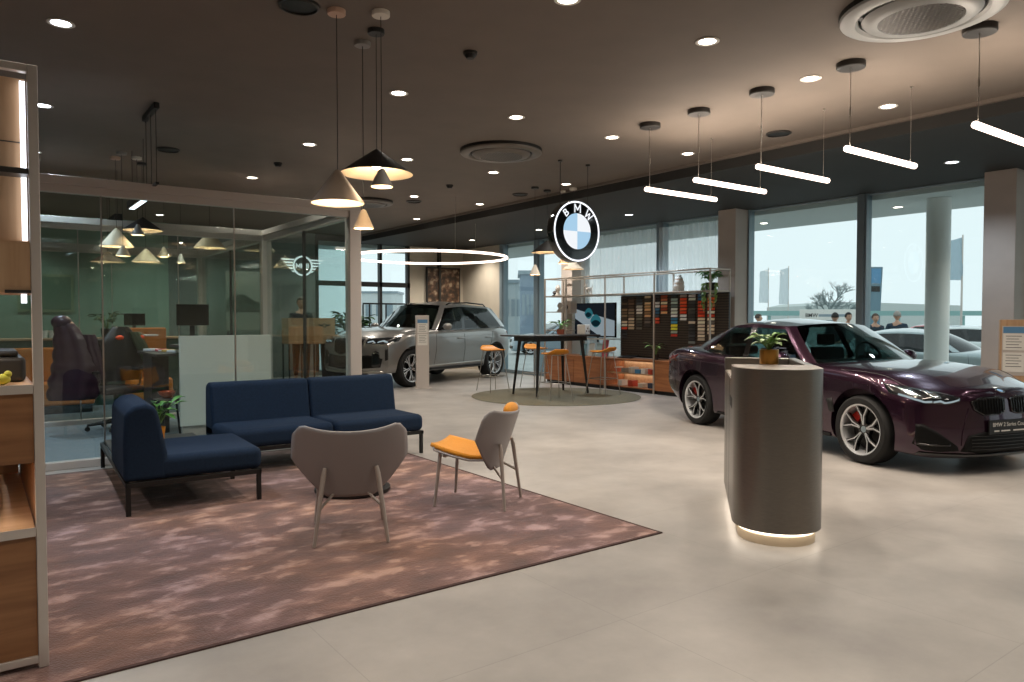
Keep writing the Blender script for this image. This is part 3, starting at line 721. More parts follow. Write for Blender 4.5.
MB().box2((.34, -.02, .99), (.9, -.2, 1.02)).build('tray_insert', M['dgrey'], t, bevel=.004)
MB().box2((.1, .2655, .80), (.36, .2715, .87)).build('slot', M['black'], t, bevel=.002)
for sx in (.44, .82): MB().box2((sx, .268, .1), (sx+.004, .2708, .97)).build('door_gap', M['black'], t)
M['plinth'] = mat('cream_plinth', 'c9b79d', .6)
MB().prism(stad(.235, 1.15), .0, .06).build('plinth', M['plinth'], t, smooth=35)
gl = MB(); pl_ = stad(.262, 1.18)
gl.prism(pl_, .0805, .0845); gl.build('glowing_strip', emit('base_strip', 'fff0dc', 5), t)

def leaf(mb, base, direction, length, width, droop=.3, mi=0, n=6, up=Vector((0, 0, 1))):
    d = Vector(direction).normalized(); s = d.cross(up)
    if s.length < 1e-3: s = Vector((1, 0, 0))
    s.normalize(); b = Vector(base); rows = []
    for i in range(n+1):
        t_ = i/n; c = b+d*length*t_+Vector((0, 0, -droop*length*t_*t_))
        w_ = width*math.sin(PI*min(1, .06+t_*.94))**.8*.5
        rows.append([c-s*w_+Vector((0, 0, w_*.35)), c, c+s*w_+Vector((0, 0, w_*.35))])
    mb.grid(rows, mi)
def plant(name, label, loc, potmb, potmat, n, L_, W_, leafmat, cat='potted plant', spread=1.0, h0=.08, seed=1, stemh=.1, droop=.35, soilr=.06, soilz=.1):
    rnd = random.Random(seed); t = thing(name, label, cat, loc)
    potmb.build('pot', potmat, t, smooth=40)
    MB().lathe([(0, soilz), (soilr, soilz)], 20).build('soil', M['soil'], t)
    lf = MB(); st = MB()
    for k in range(n):
        a = 2*PI*k*.381966+rnd.uniform(-.3, .3); e = rnd.uniform(.1, 1.0); hh = stemh*rnd.uniform(.5, 1.15)
        b = Vector((0, 0, soilz)); tip = b+Vector((math.cos(a)*spread*hh*e, math.sin(a)*spread*hh*e, hh))
        st.tube([b, b.lerp(tip, .6)+Vector((0, 0, .01)), tip], .0025, 5)
        leaf(lf, tip, (math.cos(a), math.sin(a), rnd.uniform(.0, .7)), L_*rnd.uniform(.75, 1.15), W_*rnd.uniform(.8, 1.1), droop)
    lf.build('foliage', leafmat, t, smooth=60); st.build('stems', M['stem'], t, smooth=60)
    return t
potb = MB().lathe([(0, 0), (.058, 0), (.062, .006), (.062, .1), (.057, .1), (.056, .09), (0, .09)], 36)
x, y = at_z(769, 364, 1.0875)
plant('potted_plant', 'small leafy plant in a brass pot standing on the info counter', (x, y, 1.0875), potb, M['brass'], 30, .062, .062, M['leafp'], seed=4, stemh=.095, spread=1.1, soilz=.09, soilr=.056)

# ------------------------------------------------------------------ foreground shelving unit (left edge)
t = thing('shelving_unit', 'tall oak and aluminium shelving unit cut by the left edge of the picture', 'shelf', (0, 0, .0088))
X1 = .215; X0 = -1.5; Y0 = 3.42; Y1 = 4.75; ZT = 2.375
fr = MB()
for x in (X1-.035, X0): fr.box2((x, Y0, 0), (x+.035, Y0+.035, ZT))
fr.box2((X0, Y0, .02), (X1-.035, Y0+.035, .05)).box2((X0, Y0, ZT-.03), (X1-.035, Y0+.035, ZT))
MB().box2((X1-.035, Y1-.035, 0), (X1-.005, Y1, 1.095)).build('rear_post', M['alu'], t); MB().box2((X0, Y1-.035, 0), (X0+.035, Y1, 1.095)).build('rear_post', M['alu'], t)
fr.build('frame', M['alu'], t, bevel=.003)
MB().box2((X0+.035, Y0+.012, .05), (X1-.036, Y0+.03, .53)).build('lower_front', M['oakd'], t)
MB().box2((X0+.035, Y0, .535), (X1-.036, Y1, .56)).build('shelf_board', M['oak'], t, bevel=.002)
MB().box2((X0+.035, Y0-.004, .53), (X1-.036, Y0, .565)).build('edge_strip', M['alu'], t)
MB().box2((X0+.035, Y0+.012, .82), (X1-.036, Y0+.03, 1.095)).build('drawer_front', M['oakd'], t)
MB().box2((X0+.035, Y0, 1.10), (X1-.036, Y1, 1.125)).build('shelf_board', M['oak'], t, bevel=.002)
MB().box2((X0+.035, Y0-.004, 1.095), (X1-.036, Y0, 1.13)).build('edge_strip', M['alu'], t)
MB().box2((X0+.035, Y1-.03, .56), (X1-.04, Y1-.012, 1.1)).build('rear_panel', M['oakd'], t)
MB().box2((X1-.03, Y0+.036, .03), (X1-.012, Y1, 1.1)).build('side_panel', M['oakd'], t)
# upper cabinet with back panel and light strip
MB().box2((X0+.035, Y0+.01, 1.51), (X1-.036, Y0+.028, 1.685)).build('cabinet_door', M['oakz'], t)
MB().box2((X0+.035, Y0+.01, 1.49), (X1-.036, Y0+.4, 1.51)).build('cabinet_base', M['oak'], t)
MB().box2((X0+.035, Y0+.12, 1.685), (X1-.036, Y0+.135, ZT-.03)).build('upper_panel', M['oakz'], t)
MB().box2((X1-.03, Y0+.036, 1.49), (X1-.012, Y0+.4, ZT-.03)).box2((X0+.03, Y0+.028, 1.68), (X1-.036, Y0+.4, 1.69)).build('cabinet_side', M['oakz'], t)
MB().box2((X0+.04, Y0+.117, 2.09), (X1-.05, Y0+.1205, 2.094)).build('panel_joint', M['dgrey'], t)
MB().box2((X1-.056, Y0+.09, 1.70), (X1-.038, Y0+.105, ZT-.045)).build('light_strip', M['led_c'], t)
MB().box2((X1-.066, Y0+.035, 1.45), (X1-.048, Y0+.055, 1.485)).build('light_strip', M['led_c'], t)
MB().box2((X0+.04, Y0+.0, 1.955), (X1-.04, Y0+.11, 1.963)).build('glass_shelf', M['glass'], t)
MB().box2((X1-.14, Y0-.002, 1.95), (X1-.036, Y0+.1, 1.972)).build('shelf_bracket', M['dgrey'], t); MB().box2((X1-.12, Y0-.002, 1.488), (X1-.036, Y0+.03, 1.50)).build('shelf_bracket', M['dgrey'], t)
for z_, e_ in ((.80, 4.5), (1.46, 6)):
    l = bpy.data.lights.new('shelf_strip', 'AREA'); l.shape = 'RECTANGLE'; l.size = 1.4; l.size_y = .05; l.energy = e_; l.color = (1, .86, .72)
    lo = bpy.data.objects.new('lamp', l); COL.objects.link(lo); lo.parent = t; lo.location = (-.65, Y0+.1, z_)
# things on the unit
t = thing('desk_printer', 'dark grey boxy machine on the top board of the left shelving unit', 'printer', (at_y(0, 350, 3.75)[0], 3.8, 1.1352))
MB().box2((-.25, -.16, 0), (.085, .16, .105)).build('body', M['dgrey'], t, bevel=.02, seg=3)
MB().box2((-.25, -.15, .105), (.06, .15, .13)).build('lid', M['black'], t, bevel=.01)
t = thing('toy_figure', 'small yellow green toy on the top board of the left shelving unit', 'toy', (at_y(1.5, 366, 3.52)[0], 3.52, 1.1352))
MB().sphere((0, 0, .022), (.03, .022, .022), 14, 8).sphere((.02, 0, .042), .014, 12, 8).sphere((-.03, 0, .016), .012, 10, 6).build('body', mat('yellow_green_rubber', 'c2c244', .5), t, smooth=60)
t = thing('picture_frame', 'small dark framed card on the glass shelf at the left edge', 'picture frame', (-.015+.02, Y0+.05, 1.9733))
Rk = Matrix.Rotation(-.2, 3, 'X')
MB().box((-.04, 0, .055), (.1, .008, .11), R=Rk).build('frame', M['white'], t)
MB().box((-.045, -.005, .055), (.09, .004, .1), R=Rk).build('card', M['dgrey'], t)
# ------------------------------------------------------------------ bar table and stools
t = thing('bar_table', 'tall rectangular black bar table with splayed legs on the round rug', 'table', (8.50, 10.37, .0145))
MB().box2((-.85, -.42, 1.055), (.85, .42, 1.08)).build('table_top', mat('dark_stained_top', '2a2420', .35), t, bevel=.006)
MB().box2((-.62, -.3, .97), (.62, .3, 1.055)).build('apron', M['black'], t, bevel=.004)
for sx in (-1, 1):
    for sy in (-1, 1):
        MB().tube([(sx*.5, sy*.27, 1.04), (sx*.6, sy*.35, 0)], [.034, .02], 12).build('leg', M['black'], t, smooth=60)
def stool(loc, rz, label):
    t = thing('bar_stool', label, 'stool', loc, rz, 'orange bar stools around the black table')
    rows = []
    for i in range(11):
        u = -1+2*i/10; row = []
        for k in range(17):
            v = -1+2*k/16; hw = .215*math.sqrt(max(.03, 1-.75*abs(u)**3))
            x = .21*u; y = hw*v
            z = .775+.012*v*v*(1-abs(u))+.02*u*u+(.07*((-u-.1)/.9)**2 if u < -.1 else 0)
            row.append((x, y, z))
        rows.append(row)
    MB().grid(rows).build('seat', M['orangep'], t, smooth=60, solid=.014, off=0)
    fr = MB()
    for sx in (-1, 1):
        fr.tube([(sx*.13, -.13, .765), (sx*.13, .13, .765)], .007, 8)
    fr.build('seat_frame', M['steel'], t, smooth=60)
    P_ = []
    for sx in (-1, 1):
        for sy in (-1, 1):
            MB().tube([(sx*.13, sy*.13, .765), (sx*.23, sy*.22, .008)], .0075, 8).build('leg', M['steel'], t, smooth=60)
    f = .30/.757; px, py = .23-.1*f, .22-.09*f
    MB().tube([(px, py, .30), (-px, py, .30), (-px, -py, .30), (px, -py, .30)], .006, 8, closed=True).build('foot_rail', M['steel'], t, smooth=60)
    return t
s0 = stool((7.87, 11.32, .0135), math.radians(-90), 'orange bar stool at the left, seen in front of the silver car wheel')
for loc, rz, lb in [((8.98, 11.42, .0135), -90, 'orange bar stool behind the black table, between its legs'), ((7.86, 9.48, .0135), 80, 'orange bar stool in front of the black table, nearest to us'), ((9.1, 9.62, .0135), 100, 'orange bar stool at the right end of the black table')]:
    dup(s0, loc, math.radians(rz), lb)
# objects on the bar table
zt_ = 1.0953
x, y = at_z(554, 334, zt_)
plant('potted_plant', 'bushy green plant in a small terracotta pot on the bar table', (8.93, 10.6, zt_), MB().lathe([(0, 0), (.06, 0), (.075, .09), (.068, .09), (.066, .08), (0, .08)], 28), mat('terracotta', 'b5654a', .8), 22, .2, .055, M['leaf'], seed=8, stemh=.15, spread=1.2, soilz=.08, soilr=.066)
t = thing('cube_box', 'small white cube with dark spots on the bar table', 'box', (9.22, 10.28, zt_), .3)
MB().box((0, 0, .09), (.18, .18, .18)).build('body', M['white'], t, bevel=.012, seg=3)
for a, b in ((0, .11), (-.04, .06), (.045, .055)): MB().lathe([(0, 0), (.016, 0), (.016, .003), (0, .003)], 16, (a, -.0905, b), Matrix.Rotation(PI/2, 3, 'X')).build('spot', mat('brown_spot', '5a3a28', .7) if 'brown_spot' not in bpy.data.materials else bpy.data.materials['brown_spot'], t)

# ------------------------------------------------------------------ display shelving along the windows
XF = 10.0; XR = 10.52
t = thing('display_shelving', 'long open metal tube shelving with wooden cabinets along the windows', 'shelf', (0, 0, 0))
M['tube'] = mat('champagne_metal_tube', 'b8ab9d', .4, .35)
ups = [12.4, 11.7, 10.52, 9.23, 7.97]
for y in ups:
    for x in (XF, XR): MB().box2((x-.014, y-.014, 0.0), (x+.014, y+.014, 2.235)).build('upright', M['tube'], t, bevel=.004)
for z in (2.235, 1.86):
    for x in (XF, XR): MB().box2((x-.014, 7.956, z-.014), (x+.014, 12.414, z+.014)).build('rail', M['tube'], t, bevel=.004)
    for y in ups: MB().box2((XF, y-.01, z-.01), (XR, y+.01, z+.01)).build('cross_rail', M['tube'], t)
for a, b, z in ((11.7, 12.4, 1.86), (11.7, 12.4, 1.53), (11.7, 12.4, 1.14), (10.52, 11.7, .98), (9.23, 10.52, 1.86), (7.97, 9.23, 1.86), (10.52, 11.7, 1.86)):
    MB().box2((XF+.02, a+.016, z-.012), (XR-.02, b-.016, z+.006)).build('shelf_board', M['tube'], t, bevel=.002)
def cabinet(a, b, label, openf=False):
    c = thing('low_cabinet', label, 'cabinet', (0, 0, 0), group='low wooden cabinets under the display shelving')
    if not openf:
        MB().box2((XF+.02, a, .07), (XR, b, .6)).build('body', M['walnut'], c)
        n = 2 if b-a > 1.2 else 1
        for k in range(n):
            MB().box2((XF, a+(b-a)*k/n+.006, .075), (XF+.018, a+(b-a)*(k+1)/n-.006, .595)).build('door', M['walnut'], c, bevel=.002)
    else:
        MB().box2((XF+.02, a, .07), (XR, b, .09)).box2((XF+.02, a, .58), (XR, b, .6)).box2((XR-.02, a, .09), (XR, b, .58)).box2((XF+.02, a, .09), (XR-.02, a+.02, .58)).box2((XF+.02, b-.02, .09), (XR-.02, b, .58)).build('body', M['walnut'], c)
        MB().box2((XF+.03, a+.02, .33), (XR-.02, b-.02, .35)).box2((XR-.024, a+.021, .09), (XR-.021, b-.021, .58)).build('shelf_board', M['oak'], c)
        for z in (.325, .575): MB().box2((XR-.06, a+.05, z-.008), (XR-.045, b-.05, z)).build('light_strip', M['led_w'], c)
        for z in (.32, .57):
            l = bpy.data.lights.new('cabinet_strip', 'AREA'); l.shape = 'RECTANGLE'; l.size = .1; l.size_y = b-a-.1; l.energy = 1.0; l.color = (1, .86, .7)
            o = bpy.data.objects.new('lamp', l); COL.objects.link(o); o.parent = c; o.location = (XR-.1, (a+b)/2, z)
    MB().box2((XF+.05, a+.0, 0), (XR-.05, b, .07)).build('plinth', M['black'], c)
    MB().box2((XF-.005, a, .6), (XR, b, .622)).build('top', M['walnut'], c, bevel=.002)
    return c
cabinet(10.535, 12.385, 'wooden low cabinet behind the black bar table')
cabinet(9.245, 10.505, 'open lit low cabinet with things on two shelves, left of the purple car', True)
cabinet(7.985, 9.215, 'wooden low cabinet partly hidden by the tail of the purple car')
# goods in the open cabinet
rnd = random.Random(3)
cols = ['b8432e', 'e0e0dc', '4c8fc0', 'd9d4ca', '8c8880', 'c76a4a', '2f3d55', 'cfc8bc']
nm = ['folded red cap box', 'white carton', 'light blue box', 'pale grey carton', 'grey tin', 'rust coloured box', 'navy box', 'cream carton']
i = 0
for z, yy_ in ((.35, (9.4, 9.58, 9.74, 9.9, 10.1, 10.3)), (.09, (9.42, 9.66, 9.92, 10.2))):
    for y in yy_:
        lv = 'upper' if z > .2 else 'lower'
        pos = 'near the purple car' if y < 9.5 else ('far left end' if y > 10.15 else 'middle')
        t = thing('boxed_item', '%s, %s shelf of the open lit cabinet, %s' % (nm[i % 8], lv, pos), 'box', (XF+.17, y, z), rnd.uniform(-.3, .3), 'boxed goods in the open lit cabinet')
        hh = rnd.uniform(.06, .11); c_ = mat('item_'+cols[i % 8], cols[i % 8], .6) if 'item_'+cols[i % 8] not in bpy.data.materials else bpy.data.materials['item_'+cols[i % 8]]
        MB().box((0, 0, hh/2), (.16, .11, hh)).build('carton', c_, t, bevel=.004)
        MB().box((0, 0, hh+.004), (.165, .115, .012)).build('lid', M['paper'] if i % 2 else c_, t, bevel=.002); i += 1
# sample wall
XSW = 10.42
t = thing('sample_wall', 'dark slatted display panel carrying the upholstery and paint samples', 'display panel', (0, 0, 0))
MB().box2((XSW, 7.9, .63), (XSW+.03, 10.5, 1.84)).build('panel', M['black'], t)
sl = MB(); z = .66
while z < 1.82: sl.box2((XSW-.012, 7.9, z), (XSW, 10.5, z+.034)); z += .047
M['slat'] = mat('dark_brown_slat', '4a4038', .5)
sl.build('slats', M['slat'], t)
strips = [(624.4, '3a3330 2c2827 5a4a3c 2c2827 8a7358 6e5a48 8c7860 4a4036 c9bda8 d8cfc0 b8402c 2c2c30 33363a 2c2c30', 'dark brown strip ending in red and black'),
 (631.3, '3c3632 5c4638 6a5242 4a3c34 7c6a5a 8c7a66 6a5a4c c4b6a0 a8987f c9b8a0 b09c84', 'brown to beige strip'),
 (639.3, '2e3236 3a4046 4a5258 a6a8a4 d0cfc8 c8c4bc 5a5a50 6c6a5c 4c4a42 3c3a36 5a564e', 'slate and off white strip'),
 (647.6, 'c4b294 4a4440 d2b48a b89468 d0a878 8c6c4c c8a076 544a42 6a6058 3a3634', 'tan leather toned strip'),
 (656.4, '34363c 2c2e34 d8d8d8 e4e0dc 3c6a8c 2c5a7a 3e4c5a c04a2c b8402c', 'mixed strip with white, blue and orange chips'),
 (664.0, '9c4a30 b86a48 d8c8a8 c4704c 8c3a24 d0a070', 'short rust and cream strip'),
 (674.2, '2e3a3c 8aa4a0 9cb0a8 5a6e6a b8c0b8 c4ccc4 d8dcd4 2c6a8c 3c7ca0 d8c02c e0cc40 8c9a90 b03424', 'long strip of grey green, blue, yellow and red chips'),
 (683.3, 'a09088 d04a28 d8562c c84420 d8582e c03c1e e0e0d8 d8d4cc', 'bright orange red strip'),
 (691.9, 'd8dcd0 c4ccc0 3a3c3c 2c2e30 4a4a44 3a3a36 2c2c2c 3c3c3a b4a898 2c2c2e 343434 2c2e30 3a3c3e 2c2c2e 606664', 'long charcoal strip with two pale chips on top'),
 (701.3, '3c6c98 2c5a88 c03c20 d84c28 c83c20 b8341c d04424 c8b8a0 d4c8b4 bcae9c c8bca8 b0a090 c4b8a4 a89a88', 'strip starting blue then red then beige'),
 (711.0, '8c8478 d8582e e07a40 b88a60 c44424 d8ccb8 c03c20 d4c8b0 6a625a c4b49c d0c0a8 a89884', 'right strip of orange and cream chips behind the trailing plant')]
for px, cs, lb in strips:
    y, _ = at_x(px, 320, XSW-.03)
    t = thing('sample_strip', lb+' on the dark slatted panel', 'sample strip', (XSW-.022, y, 1.83), group='hanging colour sample strips')
    cl = cs.split(); p_ = .060
    MB().box((.004, 0, -p_*len(cl)/2), (.006, .125, p_*len(cl))).build('backing', M['black'], t)
    for k, c_ in enumerate(cl):
        mm_ = bpy.data.materials.get('chip_'+c_) or mat('chip_'+c_, [min(1, (int(c_[i:i+2], 16)/255)*1.22+.02) for i in (0, 2, 4)], .6)
        MB().box((-.008, 0, -p_*(k+.5)), (.014, .15, .045), R=Matrix.Rotation(.25, 3, 'Y')).build('chip', mm_, t, bevel=.002, seg=1)
# television
def tv_mat():
    m = bpy.data.materials.new('television_picture'); m.use_nodes = True; return emit('tv_background', '20242a', .8)
t = thing('television', 'wide flat television showing two teal cars on a pale road', 'television', (10.30, 11.13, 1.36))
MB().box((0, 0, 0), (.045, 1.22, .70)).build('housing', M['blackg'], t, bevel=.006)
e1, e2, e3, e4 = emit('tv_dark', '1c2127', .7), emit('tv_pale', '98a6ae', .7), emit('tv_teal', '2f6f7a', .7), emit('tv_dark_teal', '10262e', .7)
def scr(nm, pts, m_, d):     # pts in screen units (0..1 from the left seen from the room, 0..1 up)
    MB().prism([(.595-1.19*a, -.335+.67*b) for a, b in pts], -.0235-d, -.0235, Matrix(((0, 0, 1), (1, 0, 0), (0, 1, 0)))).build(nm, m_, t)
scr('picture', [(0, 0), (1, 0), (1, 1), (0, 1)], e1, .001)
scr('road', [(0, .55), (0, .86), (.12, .80), (1, .48), (1, .02), (.62, .02)], e2, .0016)
def blob(cx, cy, sx, sy, n=16): return [(cx+sx*math.cos(2*PI*k/n)*(1-.25*abs(math.sin(2*PI*k/n))), cy+sy*math.sin(2*PI*k/n)) for k in range(n)]
scr('car_shape', blob(.36, .70, .11, .17), e3, .002); scr('car_shape', blob(.54, .47, .14, .20), e3, .002)
scr('car_cabin', blob(.35, .66, .08, .08), e4, .0024); scr('car_cabin', blob(.54, .40, .12, .10), e4, .0024)
MB().box((.06, 0, -.1), (.08, .3, .3)).build('bracket', M['black'], t)
MB().tube([(.08, 0, -.1), (.08, 0, -.46)], .02, 10).box((.03, 0, -.371+.0), (.16, .4, .012)).build('stand', M['black'], t)
# brochures under and beside the television
for (y, z, c_, w_, h_, lb) in [(10.66, .68, 'c25a66', .16, .34, 'pink red brochure upright right of the television'), (10.84, .66, 'a9c8d4', .17, .27, 'pale blue brochure upright below the right half of the television'),
        (11.06, .66, 'd2dadb', .17, .27, 'white brochure upright below the middle of the television'), (11.30, .66, '7fa6b4', .17, .25, 'grey blue brochure upright below the left half of the television')]:
    t = thing('brochure', lb, 'brochure', (10.12, y, .6225), group='brochures on the low cabinet')
    Rk = Matrix.Rotation(.2, 3, 'Y')
    MB().box((0.02, 0, h_/2), (.008, w_, h_), R=Rk).build('cover', mat('cover_'+c_, c_, .5), t)
    MB().box((.07, 0, h_*.25), (.07, .03, h_*.5)).build('stand', M['steel'], t)
# decor on the upper shelves
t = thing('stacked_vase', 'white banded vase on the upper shelf above the samples', 'vase', (10.2, at_x(679, 283, 10.2)[0], 1.874))
MB().lathe([(0, 0), (.075, 0), (.095, .03), (.09, .055), (.1, .075), (.095, .115), (.085, .13), (.095, .15), (.085, .19), (.07, .205), (.075, .22), (.062, .25), (.04, .265), (.045, .285), (.03, .30), (.0, .30)], 32).build('body', M['white'], t, smooth=50)
for z in (.065, .14, .212): MB().lathe([(.07, z-.006), (.096 if z < .2 else .079, z), (.07, z+.006)], 32).build('band', mat('peach_band_%d' % int(z*1000), 'd8a98c', .6), t)
t = thing('dog_figurine', 'small white dog figurine on the upper shelf above the television', 'figurine', (10.2, at_x(589, 291, 10.2)[0], 1.874), PI/2)
b_ = MB().sphere((0, 0, .12), (.085, .04, .04), 16, 10).sphere((.085, 0, .185), (.038, .03, .034), 14, 8).sphere((.12, 0, .175), (.022, .018, .016), 10, 6)
b_.tube([(.06, 0, .13), (.08, 0, .18)], [.032, .026], 10)
for sx in (-.055, .055):
    for sy in (-.022, .022): b_.tube([(sx, sy, .11), (sx, sy, 0)], [.017, .012], 8)
b_.tube([(-.08, 0, .13), (-.11, 0, .19)], [.012, .006], 6).sphere((.075, .02, .22), (.01, .008, .022), 8, 6).sphere((.075, -.02, .22), (.01, .008, .022), 8, 6)
b_.build('body', M['white'], t, smooth=60)
t = thing('helmet', 'dark round object in the shelf bay left of the television', 'ornament', (10.2, at_x(570, 308, 10.2)[0], 1.5))
MB().box((0, 0, .13), (.2, .26, .26)).build('case', M['column'], t, bevel=.01)
MB().sphere((-.02, 0, .13), (.1, .085, .1), 18, 12).build('shell', M['blackg'], t, smooth=60)
for (py, z, lb, hh) in [(558, 1.874, 'tall white ornament on the top left bay of the shelving', .24), (560, 1.536, 'clear white ornament on the second level of the left shelving bay', .2), (547, 1.874, 'small dark ornament at the left end of the upper shelf', .12)]:
    yy_ = at_x(py, 290, 10.2)[0]
    yy_ = min(12.3, yy_)
    t = thing('ornament', lb, 'ornament', (10.2, yy_, z+.0))
    mm_ = M['dgrey'] if hh < .15 else M['white']
    MB().lathe([(0, 0), (.06, 0), (.065, .02), (.03, hh*.35), (.06, hh*.6), (.05, hh*.8), (.02, hh), (0, hh)], 24).build('body', mm_, t, smooth=50)
    MB().lathe([(0, 0), (.075, 0), (.075, .008), (0, .008)], 24, (0, 0, -.0005)).build('foot', M['steel'], t)
# laptop and plant on the low cabinet
t = thing('tablet_display', 'flat black tablet display on the open lit cabinet', 'tablet', (10.2, at_x(628, 356, 10.2)[0], .6225))
MB().box((0, 0, .03), (.26, .34, .02), R=Matrix.Rotation(-.12, 3, 'Y')).build('body', M['black'], t, bevel=.004); MB().box((0.02, 0, .012), (.1, .1, .022)).build('foot', M['dgrey'], t)
plant('potted_plant', 'thin leaved plant in a dark pot on the low cabinet before the samples', (10.22, at_x(655, 356, 10.2)[0], .6225), MB().lathe([(0, 0), (.05, 0), (.065, .1), (.06, .1), (.058, .09), (0, .09)], 24), M['dgrey'], 14, .14, .035, M['leafp'], seed=12, stemh=.22, spread=.7, soilz=.09, soilr=.058)
# trailing plant on the top right of the shelving
yy_ = at_x(716, 290, 10.15)[0]
t = plant('trailing_plant', 'bushy trailing plant hanging from the right end of the upper shelf', (10.12, 8.05, 1.874), MB().lathe([(0, 0), (.08, 0), (.1, .13), (.093, .13), (.09, .12), (0, .12)], 24), M['dgrey'], 46, .11, .07, M['leaf'], seed=21, stemh=.17, spread=1.0, soilz=.12, soilr=.09, droop=.7)
lf = MB(); rr_ = random.Random(5)
for k in range(9):
    a = rr_.uniform(PI*.6, PI*1.5); L_ = rr_.uniform(.2, .5)
    for j in range(int(L_/.035)):
        z = .12-j*.035; b = Vector((.12*math.cos(a), .13*math.sin(a)-.0, z))
        leaf(lf, b, (rr_.uniform(-1, .3), rr_.uniform(-1, 1), -.6), .07, .045, .2)
lf.build('trailing_leaves', M['leafp'], t, smooth=60)

# ------------------------------------------------------------------ info pillars beside the cars
def pillar(x, y, rz, label, m_side, hgt=1.44):
    t = thing('info_pillar', label, 'info stand', (x, y, 0), rz, 'upright info pillars beside the cars')
    MB().box((0, 0, .006), (.34, .30, .012)).build('base_plate', M['alu'], t, bevel=.003)
    MB().box((0, 0, .012+hgt/2), (.26, .10, hgt)).build('body', [m_side], t, bevel=.006)
    MB().box((0, -.052, hgt-.34), (.22, .006, .56)).build('panel', M['alu'], t)
    MB().box((0, -.057, hgt-.105), (.2, .004, .07)).build('blue_header', mat('info_blue', '5d8fb8', .5) if 'info_blue' not in bpy.data.materials else bpy.data.materials['info_blue'], t)
    for z0, hh in ((hgt-.145, .19), (hgt-.36, .22)):
        s_ = MB().box((0, -.057, z0-hh/2), (.2, .004, hh)).build('info_sheet', M['paper'], t)
        l_ = MB()
        for k in range(5): l_.box((-.01 if k % 2 else 0, -.0595, z0-.03-k*.032), (.15-(.03 if k % 2 else 0), .001, .006))
        l_.build('printed_lines', M['dgrey'], s_)
pillar(7.17, 12.78, math.radians(-22), 'taupe upright info pillar standing in front of the silver SUV', M['alu'])
D_ = 8.3; la = (1013-512)/FPX*D_
x = math.sin(YAW)*D_+math.cos(YAW)*la; y = math.cos(YAW)*D_-math.sin(YAW)*la
pillar(x, y, math.radians(-62), 'wooden sided info pillar behind the bonnet of the purple coupe', M['oakz'], 1.37)

# ------------------------------------------------------------------ inside the glass rooms
Yd = 9.15
xl, _ = at_y(180, 380, Yd); xr, _ = at_y(271, 380, Yd)
t = thing('office_desk', 'white fronted reception desk behind the glass partition', 'desk', (0, 0, 0))
MB().box2((xl, Yd, .13), (xr, Yd+.04, 1.19)).build('front_panel', mat('white_desk_laminate', 'd6d3c8', .5), t, bevel=.003)
MB().box2((xl+.03, Yd+.04, .007), (xr-.03, Yd+.1, .13)).build('plinth', M['column'], t)
MB().box2((xl, Yd+.04, 1.05), (xr, Yd+.55, 1.08)).build('counter_shelf', M['dgrey'], t)
MB().box2((at_y(143, 331, Yd+1.3)[0], Yd+1.1, 1.17), (xl-.02, Yd+1.32, 1.19)).build('back_ledge', M['alu'], t)
MB().box2((xl-.24, Yd+.1, .95), (xl-.01, Yd+1.28, .98)).build('desk_top', M['dgrey'], t, bevel=.003)
MB().box2((xr-.04, Yd+.04, .007), (xr, Yd+1.2, 1.05)).build('side_panel', mat('dark_brown_panel', '4e3524', .5), t)
MB().box2((xl-.22, Yd+.45, .007), (xl-.03, Yd+1.0, .95)).build('drawer_unit', M['dgrey'], t, bevel=.004)
MB().box2((xl-.22, Yd+.445, .3), (xl-.03, Yd+.45, .31)).box2((xl-.22, Yd+.445, .52), (xl-.03, Yd+.45, .53)).build('drawer_gap', M['black'], t)
def monitor(px, py0, py1, pxw, Y, label, zs_):
    x0, z0 = at_y(px, py1, Y); x1, z1 = at_y(px+pxw, py0, Y)
    t = thing('computer_monitor', label, 'monitor', ((x0+x1)/2, Y, zs_))
    w_ = x1-x0; h_ = z1-z0; zc = (z0+z1)/2-zs_
    MB().box((0, 0, zc), (w_, .03, h_)).build('screen', M['screen'], t, bevel=.004)
    MB().box((0, .04, (zc)/2+.01), (.05, .03, zc)).build('stand', M['black'], t); MB().box((0, .04, .008), (.24, .18, .014)).build('foot', M['black'], t, bevel=.003)
monitor(176.5, 304.5, 325.5, 32, Yd+.36, 'wide black monitor on the white office desk', 1.081)
monitor(124, 313.5, 325.5, 21, 13.45, 'black monitor further back above the orange cabinet', 1.0862)
x, _ = at_y(205, 328, Yd+.2)
t = thing('paper_stack', 'crooked stack of white paper on the office desk', 'paper', (x, Yd+.16, 1.081))
for k in range(6): MB().box((0, 0, .006+.011*k), (.28, .15, .009), rz=rnd.uniform(-.25, .25)).build('sheet_bundle', M['paper'], t)
x, _ = at_y(230, 328, Yd+.2)
t = thing('pen_holder', 'red and black pen holder on the office desk', 'pen holder', (x, Yd+.2, 1.081))
MB().lathe([(0, 0), (.05, 0), (.05, .09), (.045, .09), (.044, .01), (0, .01)], 24).build('cup', mat('red_plastic', 'b3262a', .4), t, smooth=40)
for k in range(5): MB().tube([(.02*math.cos(k*1.3), .02*math.sin(k*1.3), .012), (.035*math.cos(k*1.3), .035*math.sin(k*1.3), .16)], .004, 6).build('pen', M['black'], t)
for px, c_, lb in ((243, '1f6a52', 'green binder lying on the office desk'), (256, '1f6a52', 'second green binder at the right end of the office desk')):
    x, _ = at_y(px, 328, Yd+.22); t = thing('binder', lb, 'binder', (x, Yd+.24, 1.081))
    MB().box((0, 0, .035), (.13, .22, .06)).build('cover', bpy.data.materials.get('binder_green') or mat('binder_green', '1f6a52', .5), t, bevel=.006)
    MB().box((0, -.111, .035), (.09, .003, .03)).build('spine_label', M['paper'], t)
